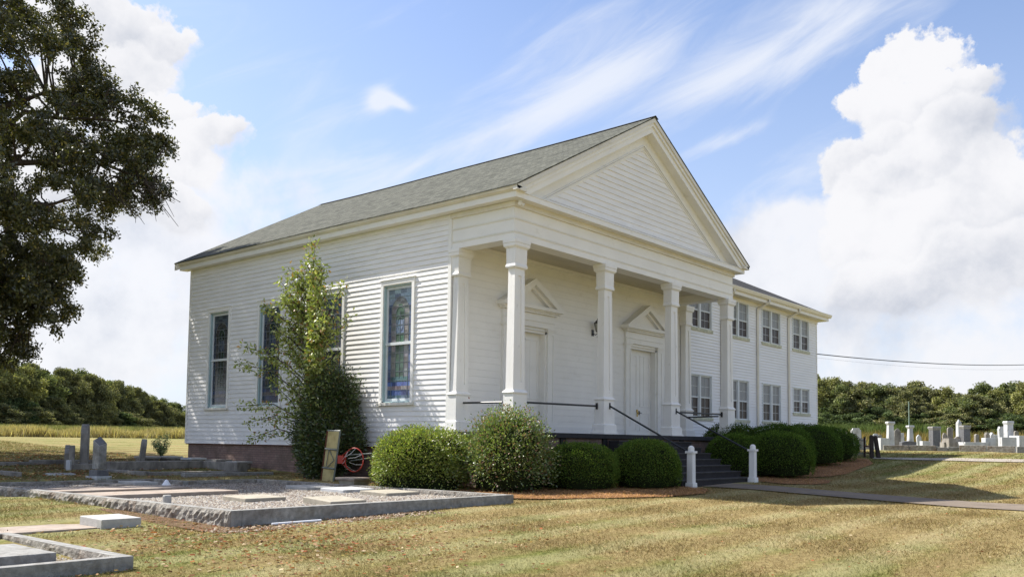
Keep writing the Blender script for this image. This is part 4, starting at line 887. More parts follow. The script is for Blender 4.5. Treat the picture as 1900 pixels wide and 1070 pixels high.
# ------------------------------------------------------------------ the big oak
def oak():
    rg=np.random.default_rng(77); s0=37.0; tx,ty=at(-235,s0); g=gzf(tx,ty)-.1
    r=empty('oak_tree',(tx,ty,g),'large dark oak filling the left edge above the old graves','tree')
    rt=np.array([RT[0],RT[1],0]); rt/=np.linalg.norm(rt); dp=np.array([rt[1]*-1,rt[0],0])*1.0   # right of view, away from view
    m2=s0*math.cos(math.atan(1185/FPX))/FPX
    def Wd(px,py,d):   # crown coordinates: metres right of trunk, height, depth
        u=(px+235)*m2; z=CAM[2]+(817+0-py)*m2; return np.array([tx,ty,0])+rt*u+dp*d+np.array([0,0,z])
    E=[(-60,90),(0,105),(60,125),(110,135),(150,190),(180,245),(215,262),(290,262),(340,270),(375,262),(400,205),(440,165),(480,120),(520,105),(590,85),(640,45),(690,-10)]
    def edge(py): return np.interp(py,[e[0] for e in E],[e[1] for e in E])
    cl=[]
    tries=0
    while len(cl)<330 and tries<20000:
        tries+=1; py=rg.uniform(-70,670); ex=edge(py)-22; lx=-235-(ex+235)*.95; px=rg.uniform(lx,ex); 
        q=(px+235)/(ex+235); dmax=7.0*math.sqrt(max(0,1-q*q))*(.55 if py<20 or py>560 else 1); d=rg.uniform(-dmax,dmax)
        if abs(q)<.35 and py>260 and abs(d)<3 : continue
        p=Wd(px,py,d)
        if all(np.linalg.norm((p-c)[:3])>.78 for c,_ in cl): cl.append((p,rg.uniform(.7,1.05)))
    for px,py,d,rr in [(245,215,0,.8),(265,255,.5,.7),(250,300,-.5,.7),(225,345,0,.6),(262,372,.2,.42),(286,355,0,.36),(180,180,0,.8),(215,175,.4,.7),(150,455,0,.55),(165,430,.3,.45),(118,60,0,.8),(95,15,0,.9),(128,100,.3,.6),(100,560,0,.6),(80,600,.2,.6),(60,560,-1,.9),(110,505,0,.5),(30,655,.5,.5),(5,675,0,.5),(200,250,1.,.8),(190,300,-1,.7)]:
        cl.append((Wd(px,py,d),rr))
    for py in range(430,690,26):
        for px in range(-150,int(edge(py))-18,42): cl.append((Wd(px+rg.uniform(-12,12),py+rg.uniform(-9,9),rg.uniform(-2.5,2.5)),rg.uniform(.55,.8)))
    P=[];Dd=[];Cc=[]; paths=[]
    fork=Wd(-235,640,0); top=Wd(-225,60,0)
    trunk=[np.array([tx,ty,g]),(np.array([tx,ty,g])+fork)/2,fork,Wd(-245,420,.4),Wd(-225,230,0),top]
    paths.append(([tuple(p) for p in trunk],[.62,.5,.46,.34,.22,.08]))
    mains=[]
    for tgt in [Wd(150,215,0),Wd(240,330,0),Wd(60,120,2.),Wd(60,420,-1.5),Wd(40,560,1),Wd(-60,60,-3),Wd(-480,200,0),Wd(-560,380,1),Wd(-420,520,-2),Wd(-200,250,-6),Wd(-220,300,6),Wd(0,300,4.5),Wd(0,350,-5)]:
        b=trunk[2]+(trunk[4]-trunk[2])*rg.uniform(0,.8); pts=[]
        for u in np.linspace(0,1,7): q=b*(1-u)+tgt*u+np.array([0,0,1.1*math.sin(math.pi*u)])+rg.normal(size=3)*.12*(0<u<1); pts.append(q)
        mains.append(pts); paths.append(([tuple(p) for p in pts],list(np.linspace(.20,.035,7))))
    allp=np.array([p for m_ in mains for p in m_[1:]])
    for c,rr in cl:
        k=int(np.argmin(np.linalg.norm(allp-c,axis=1)+.35*np.maximum(0,allp[:,2]-c[2]))); b=allp[k]; mid=(b+c)/2+rg.normal(size=3)*.2+np.array([0,0,.2])
        paths.append(([tuple(b),tuple(mid),tuple(c)],[.05,.03,.012]))
        n=int(1250*rr**2+90); nt=max(6,int(10*rr))
        tips=c+ball(nt,rg,.5)*rr*np.array([1,1,.75])
        for tpt in tips: paths.append(([tuple(c),tuple((c+tpt)/2+rg.normal(size=3)*.08),tuple(tpt)],[.014,.009,.004]))
        w_=rg.integers(0,nt,n); pp=c+(tips[w_]-c)*rg.uniform(.45,1.08,n)[:,None]+ball(n,rg)*.26
        P.append(pp); q=rg.normal(size=(n,3)); q[:,2]-=.35; Dd.append(q)
        tone=rg.uniform(.8,1.25); Cc.append(pick([(.065,.07,.020),(.10,.10,.028),(.04,.045,.015),(.20,.16,.05)],n,rg,.25,[.42,.28,.2,.1])*tone)
    # bare drooping twigs at the right end
    for k in range(48):
        b=Wd(rg.uniform(165,270),rg.uniform(325,355),rg.uniform(-.5,.5)); e=b+rt*rg.uniform(.1,1.4)+np.array([0,0,-rg.uniform(.1,1.3)]); mid=(b+e)/2+rg.normal(size=3)*.12+np.array([0,0,.12]); paths.append(([tuple(b),tuple(mid),tuple(e)],[.02,.014,.007]))
    P=np.concatenate(P); Dd=np.concatenate(Dd); Cc=np.concatenate(Cc)
    V,F=leaves(P,.13,rg,.5,axis=Dd*.6); npmesh('crown',V,F,Cc,'leaf',r,org=(tx,ty,g)); tubes_obj('trunk',paths,'bark',r,6)
oak()

# ------------------------------------------------------------------ woods behind the fields
def wood_kind(seed,h,rx,cols,wts,lowfrac=.20,pine=False):
    rg=np.random.default_rng(seed); P=[];Cc=[]; n_cl=95
    ph=rg.uniform(0,6.28,4); lob=[(rg.uniform(0,6.28),rg.uniform(.2,.75)*rx,rg.uniform(.72,.95)*h) for _ in range(4)]   # a few leaders of unequal height
    for k in range(n_cl):
        la,lr,lh=lob[k%4] if k%3 else (0,0,h); z=rg.uniform(lowfrac,.97); q=math.sqrt(max(.04,1-((z-.48)/.54)**2))*(1+.25*math.sin(3*z*6+ph[k%4])); a=rg.uniform(0,6.28); rr=rx*q*rg.uniform(.25,1)*(.7 if k%3 else 1)
        c=np.array([math.cos(a)*rr+math.cos(la)*lr,math.sin(a)*rr+math.sin(la)*lr,z*lh]); cr=rg.uniform(.06,.14)*h*.75; n=int(360*rg.uniform(.5,1.4))
        P.append(c+ball(n,rg,.0)*cr*np.array([1.05,1.05,.95])); Cc.append(pick(cols,n,rg,.22,wts)*rg.uniform(.65,1.4))
    P=np.concatenate(P); Cc=np.concatenate(Cc); V,F=leaves(P,.26,rg,.7); return V,F,Cc
KC=[(.15,.155,.08),(.20,.20,.095),(.095,.10,.06),(.28,.25,.12)]  # woodland leaf colours are dulled to stand in for distance haze
kinds=[]
for i,(hh,rx,cols,wts) in enumerate([(10,2.9,KC,[.4,.3,.2,.1]),(10,2.3,[(.14,.165,.075),(.19,.21,.09),(.09,.105,.055)],None),(10,3.2,[(.085,.115,.055),(.12,.15,.065),(.055,.075,.04)],None),(10,2.2,[(.20,.21,.085),(.27,.26,.11),(.14,.14,.065)],None)]):
    V,F,Cc=wood_kind(100+i,hh,rx,cols,wts); kinds.append((V,F,Cc))
wmesh=[None]*4; wtr=[None]*4
def wood_tree(px,s,top_py,k,label,group):
    x,y=at(px,s); g=gzf(x,y)-.1; hor=808.5+px*.01214; dz_=s*math.cos(math.atan((px-950)/FPX)); h=max(2.5,CAM[2]+(hor-top_py)/FPX*dz_-g); sc_=h/10.0
    r=bpy.data.objects.new('woodland_tree',None); COL.objects.link(r); r.location=(x,y,g); r.rotation_euler=(0,0,random.uniform(0,6.28)); r.scale=(max(sc_,.8)*random.uniform(.85,1.25),)*2+(sc_,); tag(r,label,'tree',group)
    if wmesh[k] is None:
        V,F,Cc=kinds[k]; o=npmesh('crown',V,F,Cc,'leafdull'); wmesh[k]=o.data; o.parent=r; o.location=(0,0,0)
        mb=MB(); mb.tube([(0,0,-.3),(.1,0,3),(0,.1,6),(0,0,8.5)],[.20,.16,.11,.04],6)
        for a in range(5): mb.tube([(0,0,3+a),(1.2*math.cos(a*2),1.2*math.sin(a*2),4.4+a)],[.08,.03],5)
        tr=mb.build('trunk','palebark',None,org=(0,0,0)); wtr[k]=tr.data; tr.parent=r; tr.location=(0,0,0)
    else:
        for nm,me in (('crown',wmesh[k]),('trunk',wtr[k])): o=bpy.data.objects.new(nm,me); COL.objects.link(o); o.parent=r
LT=[(-70,672),(-30,668),(5,672),(40,674),(75,680),(110,690),(135,684),(160,688),(185,704),(210,702),(235,712),(262,724),(290,735),(315,742),(338,750),(362,756)]
ORD=['first','second','third','fourth','fifth','sixth','seventh','eighth','ninth','tenth','eleventh','twelfth','thirteenth','fourteenth','fifteenth','sixteenth','seventeenth','eighteenth','nineteenth','twentieth','twenty-first','twenty-second','twenty-third','twenty-fourth','twenty-fifth','twenty-sixth','twenty-seventh']
gl='trees of the wood left of the church'; gr_='trees of the wood right of the church'
RGW=random.Random(3)
def dense(L,step):
    xs=np.arange(L[0][0],L[-1][0]+1,step); return [(float(x),float(np.interp(x,[a for a,b in L],[b for a,b in L]))) for x in xs]
for i,(px,ty) in enumerate(dense(LT,18)):
    s=118+max(0,px)*.16+RGW.uniform(-5,5); wood_tree(px+RGW.uniform(-5,5),s,ty+RGW.choice([-6,-2,3,9,16])+RGW.uniform(-3,3),RGW.choice([0,0,1,3]),'tall woodland tree, %s crown from the left along the skyline of the left wood'%ORD[i],gl)
for i in range(16):
    px=-60+i*28+RGW.uniform(-8,8); ty=np.interp(px,[a for a,b in LT],[b for a,b in LT])+RGW.uniform(2,10); s=128+max(0,px)*.16+RGW.uniform(-3,6); wood_tree(px,s,ty,RGW.choice([0,2,1]),'dark woodland tree deeper in the wood left of the church',gl)
for i in range(20):
    px=-70+i*23+RGW.uniform(-8,8); s=113+max(0,px)*.16; wood_tree(px,s,np.interp(px,[a for a,b in LT],[b for a,b in LT])+RGW.uniform(52,78),RGW.choice([0,2]),'low dark tree at the edge of the wood left of the church',gl)
RTT=[(1490,700),(1522,706),(1548,703),(1578,712),(1610,708),(1632,718),(1655,724),(1684,712),(1712,716),(1742,722),(1772,728),(1800,726),(1830,722),(1858,720),(1886,718),(1915,714),(1945,712)]
for i,(px,ty) in enumerate(dense(RTT,19)):
    s=118+RGW.uniform(-5,5); wood_tree(px+RGW.uniform(-5,5),s,ty+RGW.choice([-6,-2,2,7,13])+RGW.uniform(-3,3),RGW.choice([0,1,0,3]),'tall woodland tree, %s crown from the wing along the skyline of the right wood'%ORD[i],gr_)
for i in range(17):
    px=1480+i*28+RGW.uniform(-8,8); ty=np.interp(px,[a for a,b in RTT],[b for a,b in RTT])+RGW.uniform(0,8); wood_tree(px,130+RGW.uniform(-3,6),ty,RGW.choice([0,2,1]),'dark woodland tree deeper in the wood right of the church',gr_)
for i in range(22):
    px=1470+i*22+RGW.uniform(-8,8); wood_tree(px,112+RGW.uniform(-3,3),np.interp(px,[a for a,b in RTT],[b for a,b in RTT])+RGW.uniform(40,66),RGW.choice([0,2]),'low dark tree at the edge of the wood right of the church',gr_)

# ------------------------------------------------------------------ grasses
def blades(name,x,y,h,wd,cols,wts,m,seed,lean=.35,kind='stuff',jit=.2):
    rg=np.random.default_rng(seed); n=len(x); z=gz(x,y)-.01; a=rg.uniform(0,6.28,n); l=rg.normal(size=(n,2))*lean*h[:,None]; dx=np.cos(a)*wd; dy=np.sin(a)*wd
    V=np.stack([np.stack([x-dx,y-dy,z],-1),np.stack([x+dx,y+dy,z],-1),np.stack([x+l[:,0],y+l[:,1],z+h],-1)],1).reshape(-1,3)
    o=npmesh(name,V,np.arange(3*n).reshape(-1,3),pick(cols,n,rg,jit,wts),m); tag(o,kind=kind); return o
def wedge(n,s0,s1,pw,rg,a0=-.62,a1=.62):
    u=rg.uniform(0,1,n); 
    s=(s0**(pw)+(s1**pw-s0**pw)*u)**(1/pw); a=YAW+rg.uniform(a0,a1,n); return CAM[0]+s*np.sin(a),CAM[1]+s*np.cos(a),s
def keep(x,y): return ~(inside(x,y)|inpoly(x,y,BED1)|inpoly(x,y,BED2))
rg=np.random.default_rng(40)
x,y,s=wedge(430000,8.0,48,.55,rg); k=keep(x,y); x,y,s=x[k],y[k],s[k]; n=len(x)
h=rg.uniform(.018,.042,n)*(1+.02*s); wd=.0022+.00030*s
o=blades('lawn_grass',x,y,h,wd,[(1.0,1.0,1.0),(1.22,1.18,1.08),(.82,.82,.78),(1.15,.98,.80),(.90,1.10,.80)],[.38,.22,.18,.12,.10],'lawnblade',41,.9); o['label']='short mown dry lawn grass'
# fallen leaves
def litter(n,fn,cols,size,name,seed):
    rg=np.random.default_rng(seed); x,y=fn(rg,n); k=keep(x,y); x,y=x[k],y[k]; n=len(x); P=np.stack([x,y,gz(x,y)+rg.uniform(.012,.04,n)],-1); V,F=leaves(P,size,rg,.7); V[:,2]=V[:,2]*1; 
    # flatten leaves to the ground
    Vr=V.reshape(-1,4,3); Vr[:,:,2]=P[:,None,2]+(Vr[:,:,2]-P[:,None,2])*.35; Vr[:,:,2]=np.maximum(Vr[:,:,2],gz(Vr[:,:,0],Vr[:,:,1])+.004)
    o=npmesh(name,Vr.reshape(-1,3),F,pick(cols,n,rg,.3),'leafdull'); tag(o,kind='stuff'); return o
LC=[(.24,.13,.07),(.34,.22,.13),(.15,.08,.05),(.42,.33,.22),(.28,.10,.05)]
litter(2600,lambda g,n:(g.normal(-9.3,1.7,n),g.normal(-3.6,1.7,n)),LC,.07,'fallen_leaves',51)
litter(1500,lambda g,n:wedge(n,8,30,1.2,g)[:2],LC,.055,'fallen_leaves',52)
litter(9000,lambda g,n:(g.normal(-6,4.2,n),g.normal(14.5,4.0,n)),LC,.09,'fallen_leaves',53)
# hay field beyond the mown grass on the left
rg=np.random.default_rng(60)
def band(n,px0,px1,s0,s1,rg):
    px=rg.uniform(px0,px1,n); s=rg.uniform(s0,s1,n); a=np.array([at(p,1.0) for p in np.linspace(px0,px1,80)]); d=np.stack([np.interp(px,np.linspace(px0,px1,80),a[:,i]-CAM[i]) for i in (0,1)],-1); d/=np.linalg.norm(d,axis=1,keepdims=True); return CAM[0]+d[:,0]*s,CAM[1]+d[:,1]*s,s,px
x,y,s,px=band(60000,-160,440,76,104,rg); n=len(x); hh=rg.uniform(.45,1.0,n)*(.85+.25*np.sin(px*.045+1.2*np.sin(s*.8))); 
o=blades('tall_dry_grass',x,y,hh,.05,[(.37,.30,.155),(.46,.385,.22),(.27,.215,.105),(.24,.23,.10)],[.42,.33,.17,.08],'blade',61,.28)
x,y,s,px=band(26000,-160,440,104,112,rg); n=len(x); hh=rg.uniform(.8,1.45,n)
o=blades('crop_rows',x,y,hh,.08,[(.22,.23,.10),(.31,.29,.14),(.15,.15,.065)],None,'blade',62,.2)
# weeds behind the right-hand cemetery
x,y,s,px=band(36000,1500,2050,64,92,rg); n=len(x); hh=rg.uniform(.5,1.25,n)*(.85+.3*np.sin(px*.05+s))
o=blades('brown_weeds',x,y,hh,.05,[(.22,.15,.06),(.30,.22,.09),(.13,.12,.045),(.16,.18,.06)],[.35,.25,.2,.2],'blade',63,.3)
x,y,s,px=band(9000,1500,1750,92,104,rg); blades('green_weeds',x,y,rg.uniform(1.0,2.6,len(x)),.10,[(.09,.12,.04),(.13,.17,.06),(.06,.08,.03)],None,'blade',64,.3)

# ------------------------------------------------------------------ burial plots
T=-1.36
def curb_box(mb,x0,x1,y0,y1,zt,zb): mb.box(x0,x1,y0,y1,zb,zt)
def rough_block(x0,x1,y0,y1,z0,z1,face,parent,name,rgs,amp=.018,m='rough_granite',top='granite'):
    """rock-faced block: the named side is a displaced grid, the rest is sawn"""
    mb=MB(); rg=random.Random(rgs); mb.box(x0,x1,y0,y1,z0,z1); o=mb.build(name,top,parent,bevel=.006)
    nu=max(6,int((y1-y0 if face in('-x','+x') else x1-x0)/.07)); nv=5; g=MB(); grid=[]
    for i in range(nu+1):
        row=[]
        for j in range(nv+1):
            u=i/nu; v=j/nv; d=0 if i in(0,nu) or j==nv else rg.uniform(.2,1)*amp*2; z=z0+(z1-z0-.004)*v
            if face=='-x': row.append((x0-.003-d,y0+(y1-y0)*u,z))
            elif face=='+x': row.append((x1+.003+d,y0+(y1-y0)*u,z))
            elif face=='-y': row.append((x0+(x1-x0)*u,y0-.003-d,z))
            else: row.append((x0+(x1-x0)*u,y1+.003+d,z))
        grid.append(row)
    for i in range(nu):
        for j in range(nv):
            q=[grid[i][j],grid[i+1][j],grid[i+1][j+1],grid[i][j+1]]
            if face in('-x','+y'): q=q[::-1]
            g.quad(*q)
    g.build('rock_face',m,o); return o
big=empty('burial_plot_curb',(-5.7,2.6,-1.6),'long rough grey granite curb around the large gravel burial plot','curb')
zb=-1.66
rough_block(-8.86,-5.55,-2.06,-1.90,zb+.02,T,'-y',big,'curb_stone',1,.004,'granite'); rough_block(-5.547,-2.52,-2.06,-1.90,zb+.06,T,'-y',big,'curb_stone',2,.004,'granite')
rough_block(-9.06,-8.863,-2.06,-1.90,zb,T,'-x',big,'corner_stone',3,.02); rough_block(-2.517,-2.34,-2.06,-1.90,zb+.08,T,'+x',big,'corner_stone',4,.02)
ys=[-1.897,1.20,5.45,8.82,12.5]
for i,(a,b_) in enumerate(zip(ys,ys[1:])):
    if i==3: continue
    rough_block(-9.05,-8.90,a,b_-.004,zb+.02*i-(.0),T-(0,0,.015)[i],'-x',big,'curb_stone',10+i,.024)
for i,(a,b_) in enumerate(((-1.897,1.3),(1.303,4.2),(4.203,7.14))): rough_block(-2.49,-2.34,a,b_,-1.62,T+(.0,-.004,.002)[i],'-x',big,'curb_stone',20+i,.008)
rough_block(-4.52,-2.34,7.143,7.29,-1.62,T,'-y',big,'curb_stone',30,.008); rough_block(-4.67,-4.523,7.143,8.68,-1.6,T,'-x',big,'curb_stone',31,.006); rough_block(-8.897,-4.52,8.683,8.83,-1.6,T,'-y',big,'curb_stone',32,.006)
# gravel bed
M['gravel']=mat('gravel_bed',(.22,.19,.155),.95,.15,.35,24,1.0,38,(.16,.12,.09),3,.6,bdist=.04)
gb=MB(); gb.poly([(-8.90,-1.90,-1.485),(-2.49,-1.90,-1.485),(-2.49,7.145,-1.47),(-4.6,7.145,-1.47),(-4.6,8.685,-1.47),(-8.90,8.685,-1.47)]); gbo=gb.build('gravel','gravel',None); tag(gbo,kind='stuff')
def pebbles(n,x0,x1,y0,y1,zf,name,cols,seed,sz=(.012,.028),test=None):
    rg=np.random.default_rng(seed); x=rg.uniform(x0,x1,n); y=rg.uniform(y0,y1,n)
    if test is not None: k=test(x,y); x,y=x[k],y[k]
    n=len(x); r=rg.uniform(*sz,n)[:,None]; c=np.stack([x,y,zf(x,y)],-1)
    base=np.array([(1,0,0),(0,1,0),(-1,0,0),(0,-1,0),(0,0,.75),(0,0,-.75)],float); a=rg.uniform(0,6.28,n); ca,sa=np.cos(a),np.sin(a)
    B=base[None]*r[:,None,:]*rg.uniform(.6,1.3,(n,1,3)); B=np.stack([B[...,0]*ca[:,None]-B[...,1]*sa[:,None],B[...,0]*sa[:,None]+B[...,1]*ca[:,None],B[...,2]],-1); V=(B+c[:,None,:]).reshape(-1,3)
    f=np.array([(0,1,4),(1,2,4),(2,3,4),(3,0,4)]); F=(f[None]+6*np.arange(n)[:,None,None]).reshape(-1,3); cc=np.repeat(pick(cols,n,rg,.25),4,axis=0)
    o=npmesh(name,V,F,cc,'pebble',smooth=False); tag(o,kind='stuff')
PC=[(.27,.235,.19),(.20,.165,.13),(.36,.33,.28),(.14,.11,.09),(.26,.25,.235)]
pebbles(42000,-8.88,-2.51,-1.88,8.66,lambda x,y:-1.480+.0017*(y+1.9),'gravel_stones',PC,70,(.014,.032),lambda x,y:~((x>-4.66)&(y>7.1)))
# markers and ledgers inside
def marker(name,pts,zt,th,mt,label,group,slope=0.0,cat='grave marker'):
    """low block with four plan corners; slope raises the far edge"""
    mb=MB(); b=[(x,y,zt-th) for x,y in pts]; t_=[(x,y,zt+slope*k) for (x,y),k in zip(pts,(0,1,1,0))]
    a=sum((pts[i][0]*pts[(i+1)%4][1]-pts[(i+1)%4][0]*pts[i][1]) for i in range(4))
    if a<0: b=b[::-1]; t_=t_[::-1]
    mb.hexa(b,t_); o=mb.build(name,mt,None,bevel=.012); tag(o,label,cat,group); return o
def rectm(name,x0,x1,y0,y1,*a,**k): return marker(name,[(x0,y0),(x0,y1),(x1,y1),(x1,y0)],*a,**k)
GM='low flat markers in the gravel plot'
rectm('ledger_stone',-8.78,-5.66,3.05,4.0+.15,-1.385,.12,'pink_slab','long pinkish ledger slab in the gravel plot, the nearer of the two','GL' and 'ledger slabs in the gravel plot',cat='ledger')
rectm('ledger_stone',-8.72,-5.75,4.9,6.2,-1.385,.12,'pink_slab','long pinkish ledger slab in the gravel plot, the farther of the two','ledger slabs in the gravel plot',cat='ledger')
rectm('grave_marker',-6.98,-6.05,.75,1.55,-1.40,.10,'tan_stone','square tan marker alone in the middle of the gravel',GM,slope=.02)
rectm('grave_marker',-3.62,-2.72,3.35,4.2,-1.40,.10,'pale_stone','pale marker furthest left of the three along the far curb of the gravel plot',GM,slope=.02)
rectm('grave_marker',-3.60,-2.66,2.0,2.85,-1.40,.10,'marble','whitest marker, middle of the three along the far curb of the gravel plot',GM,slope=.02)
rectm('grave_marker',-3.66,-2.66,.45,1.35,-1.40,.10,'tan_stone','tan marker nearest the bushes along the far curb of the gravel plot',GM,slope=.02)
rectm('grave_marker',-6.28,-5.42,-.95,-.1,-1.40,.12,'tan_stone','tan sloping marker right behind the near curb of the gravel plot',GM,slope=.05)
rectm('grave_marker',-6.5,-6.05,7.0,8.3,-1.40,.08,'rough_granite','rough grey marker at the back of the gravel plot behind the ledgers',GM)
rectm('grave_marker',-5.75,-5.15,7.5,8.45,-1.38,.09,'pale_stone','small pale marker at the back of the gravel plot by the curb corner',GM)
mb=MB(); mb.lathe(-8.25,1.35,[(.075,-1.52),(.078,-1.34),(.070,-1.31)],12); mb.frustum(-8.25,1.35,-1.5,-1.312,.045,.045,.045,.045); o=mb.build('corner_peg','pale_stone',None,bevel=.004); tag(o,'short pale stone peg standing inside the left curb of the gravel plot','grave marker')
mb=MB(); mb.lathe(-5.75,6.0,[(.11,-1.385),(.10,-1.37),(.035,-1.27),(.0,-1.25)],8); o=mb.build('plastic_cone','white_plastic',None); tag(o,'small white cone lying on the far ledger slab in the gravel plot','cone')
mb=MB(); mb.tube([(-8.45,-2.25,gzf(-8.45,-2.25)+.03),(-7.55,-2.32,gzf(-7.55,-2.32)+.03)],.022,8); o=mb.build('plastic_pipe','white_plastic',None); tag(o,'white plastic pipe lying in the grass before the gravel plot corner','pipe')
# eroded soil at the foot of the near corner
M['soil']=mat('bare_soil',(.15,.095,.06),1,.05,.3,9,.9,30,(.28,.22,.16),8,.5)
strip('bare_soil',[(-9.6,-2.1),(-9.35,-2.5),(-8.7,-2.72),(-7.6,-2.6),(-6.2,-2.4),(-5,-2.2),(-3,-2.14),(-3,-2.05),(-9.05,-2.05),(-9.07,1.5),(-9.3,2.2),(-9.42,1.0),(-9.62,-.5)],'soil',.008,.25,'stuff')
pebbles(900,-9.6,-5.0,-2.7,-2.08,lambda x,y:gz(x,y)+.012,'soil_clods',[(.20,.14,.09),(.33,.27,.21),(.13,.08,.05)],71,(.01,.03))
# lower-left plot
sm=empty('burial_plot_curb',(-12.5,-3,-1.7),'smooth grey curb of the small plot in the lower left corner','curb'); T2=-1.57
rough_block(-15.6,-12.05,-4.54,-4.40,-1.78,T2,'-y',sm,'curb_stone',40,.002,'granite'); rough_block(-12.047,-11.83,-4.54,-4.40,-1.78,T2,'-y',sm,'corner_stone',41,.004,'granite'); rough_block(-11.975,-11.83,-4.397,-1.2,-1.78,T2,'-x',sm,'curb_stone',42,.008,'rough_granite'); rough_block(-15.6,-11.83,-1.197,-1.05,-1.78,T2,'-y',sm,'curb_stone',43,.008)
pebbles(5000,-15.5,-11.99,-4.38,-1.22,lambda x,y:np.full(len(x),-1.69),'gravel_stones',PC,72,(.012,.026))
g2=MB(); g2.poly([(-15.6,-4.4,-1.695),(-11.975,-4.4,-1.695),(-11.975,-1.2,-1.695),(-15.6,-1.2,-1.695)]); tag(g2.build('gravel','gravel',None),kind='stuff')
rectm('ledger_stone',-15.2,-12.27,-3.62,-2.4,-1.575,.12,'granite','smooth grey ledger slab inside the small lower left plot',None,cat='ledger')
marker('grave_marker',[(-10.56,-1.03),(-10.56,-.30),(-9.95,-.30),(-9.95,-1.03)],-1.475,.22,'pale_stone','thick rough block with flat tan top at the end of the reddish slab',None,slope=.015)
o=marker('grave_slab',[(-13.6,-.93),(-13.6,.05),(-10.50,.02),(-10.50,-.90)],-1.595,.1,'pink_slab','flat reddish concrete slab in the grass behind the small lower left plot',None,cat='slab')

# ------------------------------------------------------------------ headstones
def tab_profile(w,h,kind):
    if kind=='round': return [(-w,0),(w,0),(w,h-w*.75)]+[(w*math.cos(a),h-w*.75+w*.75*math.sin(a)) for a in np.linspace(.2,math.pi-.2,9)]+[(-w,h-w*.75)]
    if kind=='shoulder': return [(-w,0),(w,0),(w,h*.9),(w*.8,h*.9),(w*.62,h),(-w*.62,h),(-w*.8,h*.9),(-w,h*.9)]
    if kind=='point': return [(-w,0),(w,0),(w,h*.84),(w*.55,h*.93),(0,h),(-w*.55,h*.93),(-w,h*.84)]
    if kind=='slant': return [(-w,0),(w,0),(w,h),(-w,h*.72)]
    return [(-w,0),(w,0),(w,h),(-w,h)]
def xf(mb,x,y,g,rz,tilt=0.0,ta=0.0):
    m=Matrix.Translation((x,y,g))@Matrix.Rotation(rz,4,'Z')@Matrix.Rotation(tilt,4,'Y')@Matrix.Rotation(ta,4,'X'); mb.v=[tuple(m@Vector(p)) for p in mb.v]; return mb
def tablet(x,y,w,h,th,kind,mt,label,group,rz=0,tilt=0,base=True,bw=1.35,bh=.14,ta=0.0,dz=0.0,cat='headstone'):
    h*=(.88 if group==GO else 1); w*=(.9 if group==GO else 1); g=gzf(x,y)-.03+dz; r=empty('headstone',(x,y,g),label,cat,group)
    mb=MB(); mb.prism(tab_profile(w,h,kind),1,-th,th); xf(mb,x,y,g+(bh if base else 0),rz,tilt,ta); mb.build('tablet',mt,r,bevel=.008)
    if base: mb=MB(); mb.frustum(0,0,-.05,bh,w*bw,th*2.2,w*bw*.97,th*2.1); xf(mb,x,y,g,rz); mb.build('base',mt,r,bevel=.01)
    return r
GO='old graves left of the church'
VA=-YAW  # facing the view
x,y=at(126,30.3); tablet(x,y,.46,.80,.07,'slant','old_marble','dark tilted stone slab at far left, left one of a close pair',GO,rz=R(66),tilt=R(-3),base=False)
x,y=at(135,30.0); tablet(x,y,.44,.82,.075,'flat','old_marble','dark upright stone slab at far left, right one of a close pair',GO,rz=R(66),tilt=R(2),base=False)
x,y=at(129.5,29.3); tablet(x,y,.07,.38,.05,'flat','marble','small pale footstone in front of the dark pair of slabs at far left',GO,rz=VA,base=False)
x,y=at(158,30.8); tablet(x,y,.52,1.42,.10,'round','old_marble','tallest narrow round-topped dark headstone at far left',GO,rz=R(62),tilt=R(1.5),bw=1.1,bh=.10)
x,y=at(263.5,31.4); tablet(x,y,.40,1.0,.075,'round','old_marble','lone leaning dark headstone left of the small sparse shrub',GO,rz=R(66),tilt=R(-2),ta=R(5),base=False)
# slanted-top monument
x,y=at(186,26.2); g=gzf(x,y)-.03; r=empty('monument',(x,y,g),'grey granite monument with sloping top nearest the gravel plot at left','monument',GO)
mb=MB(); mb.frustum(0,0,-.05,.09,.23,.23,.23,.23); xf(mb,x,y,g,R(10)); mb.build('plinth','marble',r,bevel=.01)
mb=MB(); mb.frustum(0,0,.09,.25,.175,.18,.17,.17); xf(mb,x,y,g,R(10)); mb.build('base','dark_granite',r,bevel=.01)
mb=MB(); w0,d0=.115,.135; mb.hexa([(-w0,-d0,.27),(w0,-d0,.27),(w0,d0,.27),(-w0,d0,.27)],[(-w0,-d0,.88),(w0,-d0,.96),(w0,d0,1.12),(-w0,d0,1.04)]); xf(mb,x,y,g,R(10)); mb.build('shaft','granite',r,bevel=.008)
mb=MB(); mb.hexa([(-w0+.02,-d0+.02,.89),(w0-.02,-d0+.02,.97),(w0-.02,d0-.02,1.115),(-w0+.02,d0-.02,1.035)],[(-w0+.03,-d0+.03,.92),(w0-.03,-d0+.03,1.0),(w0-.03,d0-.03,1.14),(-w0+.03,d0-.03,1.06)]); xf(mb,x,y,g,R(10)); mb.build('cap','dark_granite',r)
# flat framed marker in grass
x,y=at(113,27.9); g=gzf(x,y); r=empty('flat_marker',(x,y,g),'flat dark plaque with pale border lying in shaded grass at far left','grave marker',GO)
mb=MB(); mb.box(-.33,.33,-.45,.45,-.02,.03); xf(mb,x,y,g,R(-12)); mb.build('border','marble',r); mb=MB(); mb.box(-.25,.25,-.36,.36,.0,.036); xf(mb,x,y,g,R(-12)); mb.build('plaque','dark_granite',r)
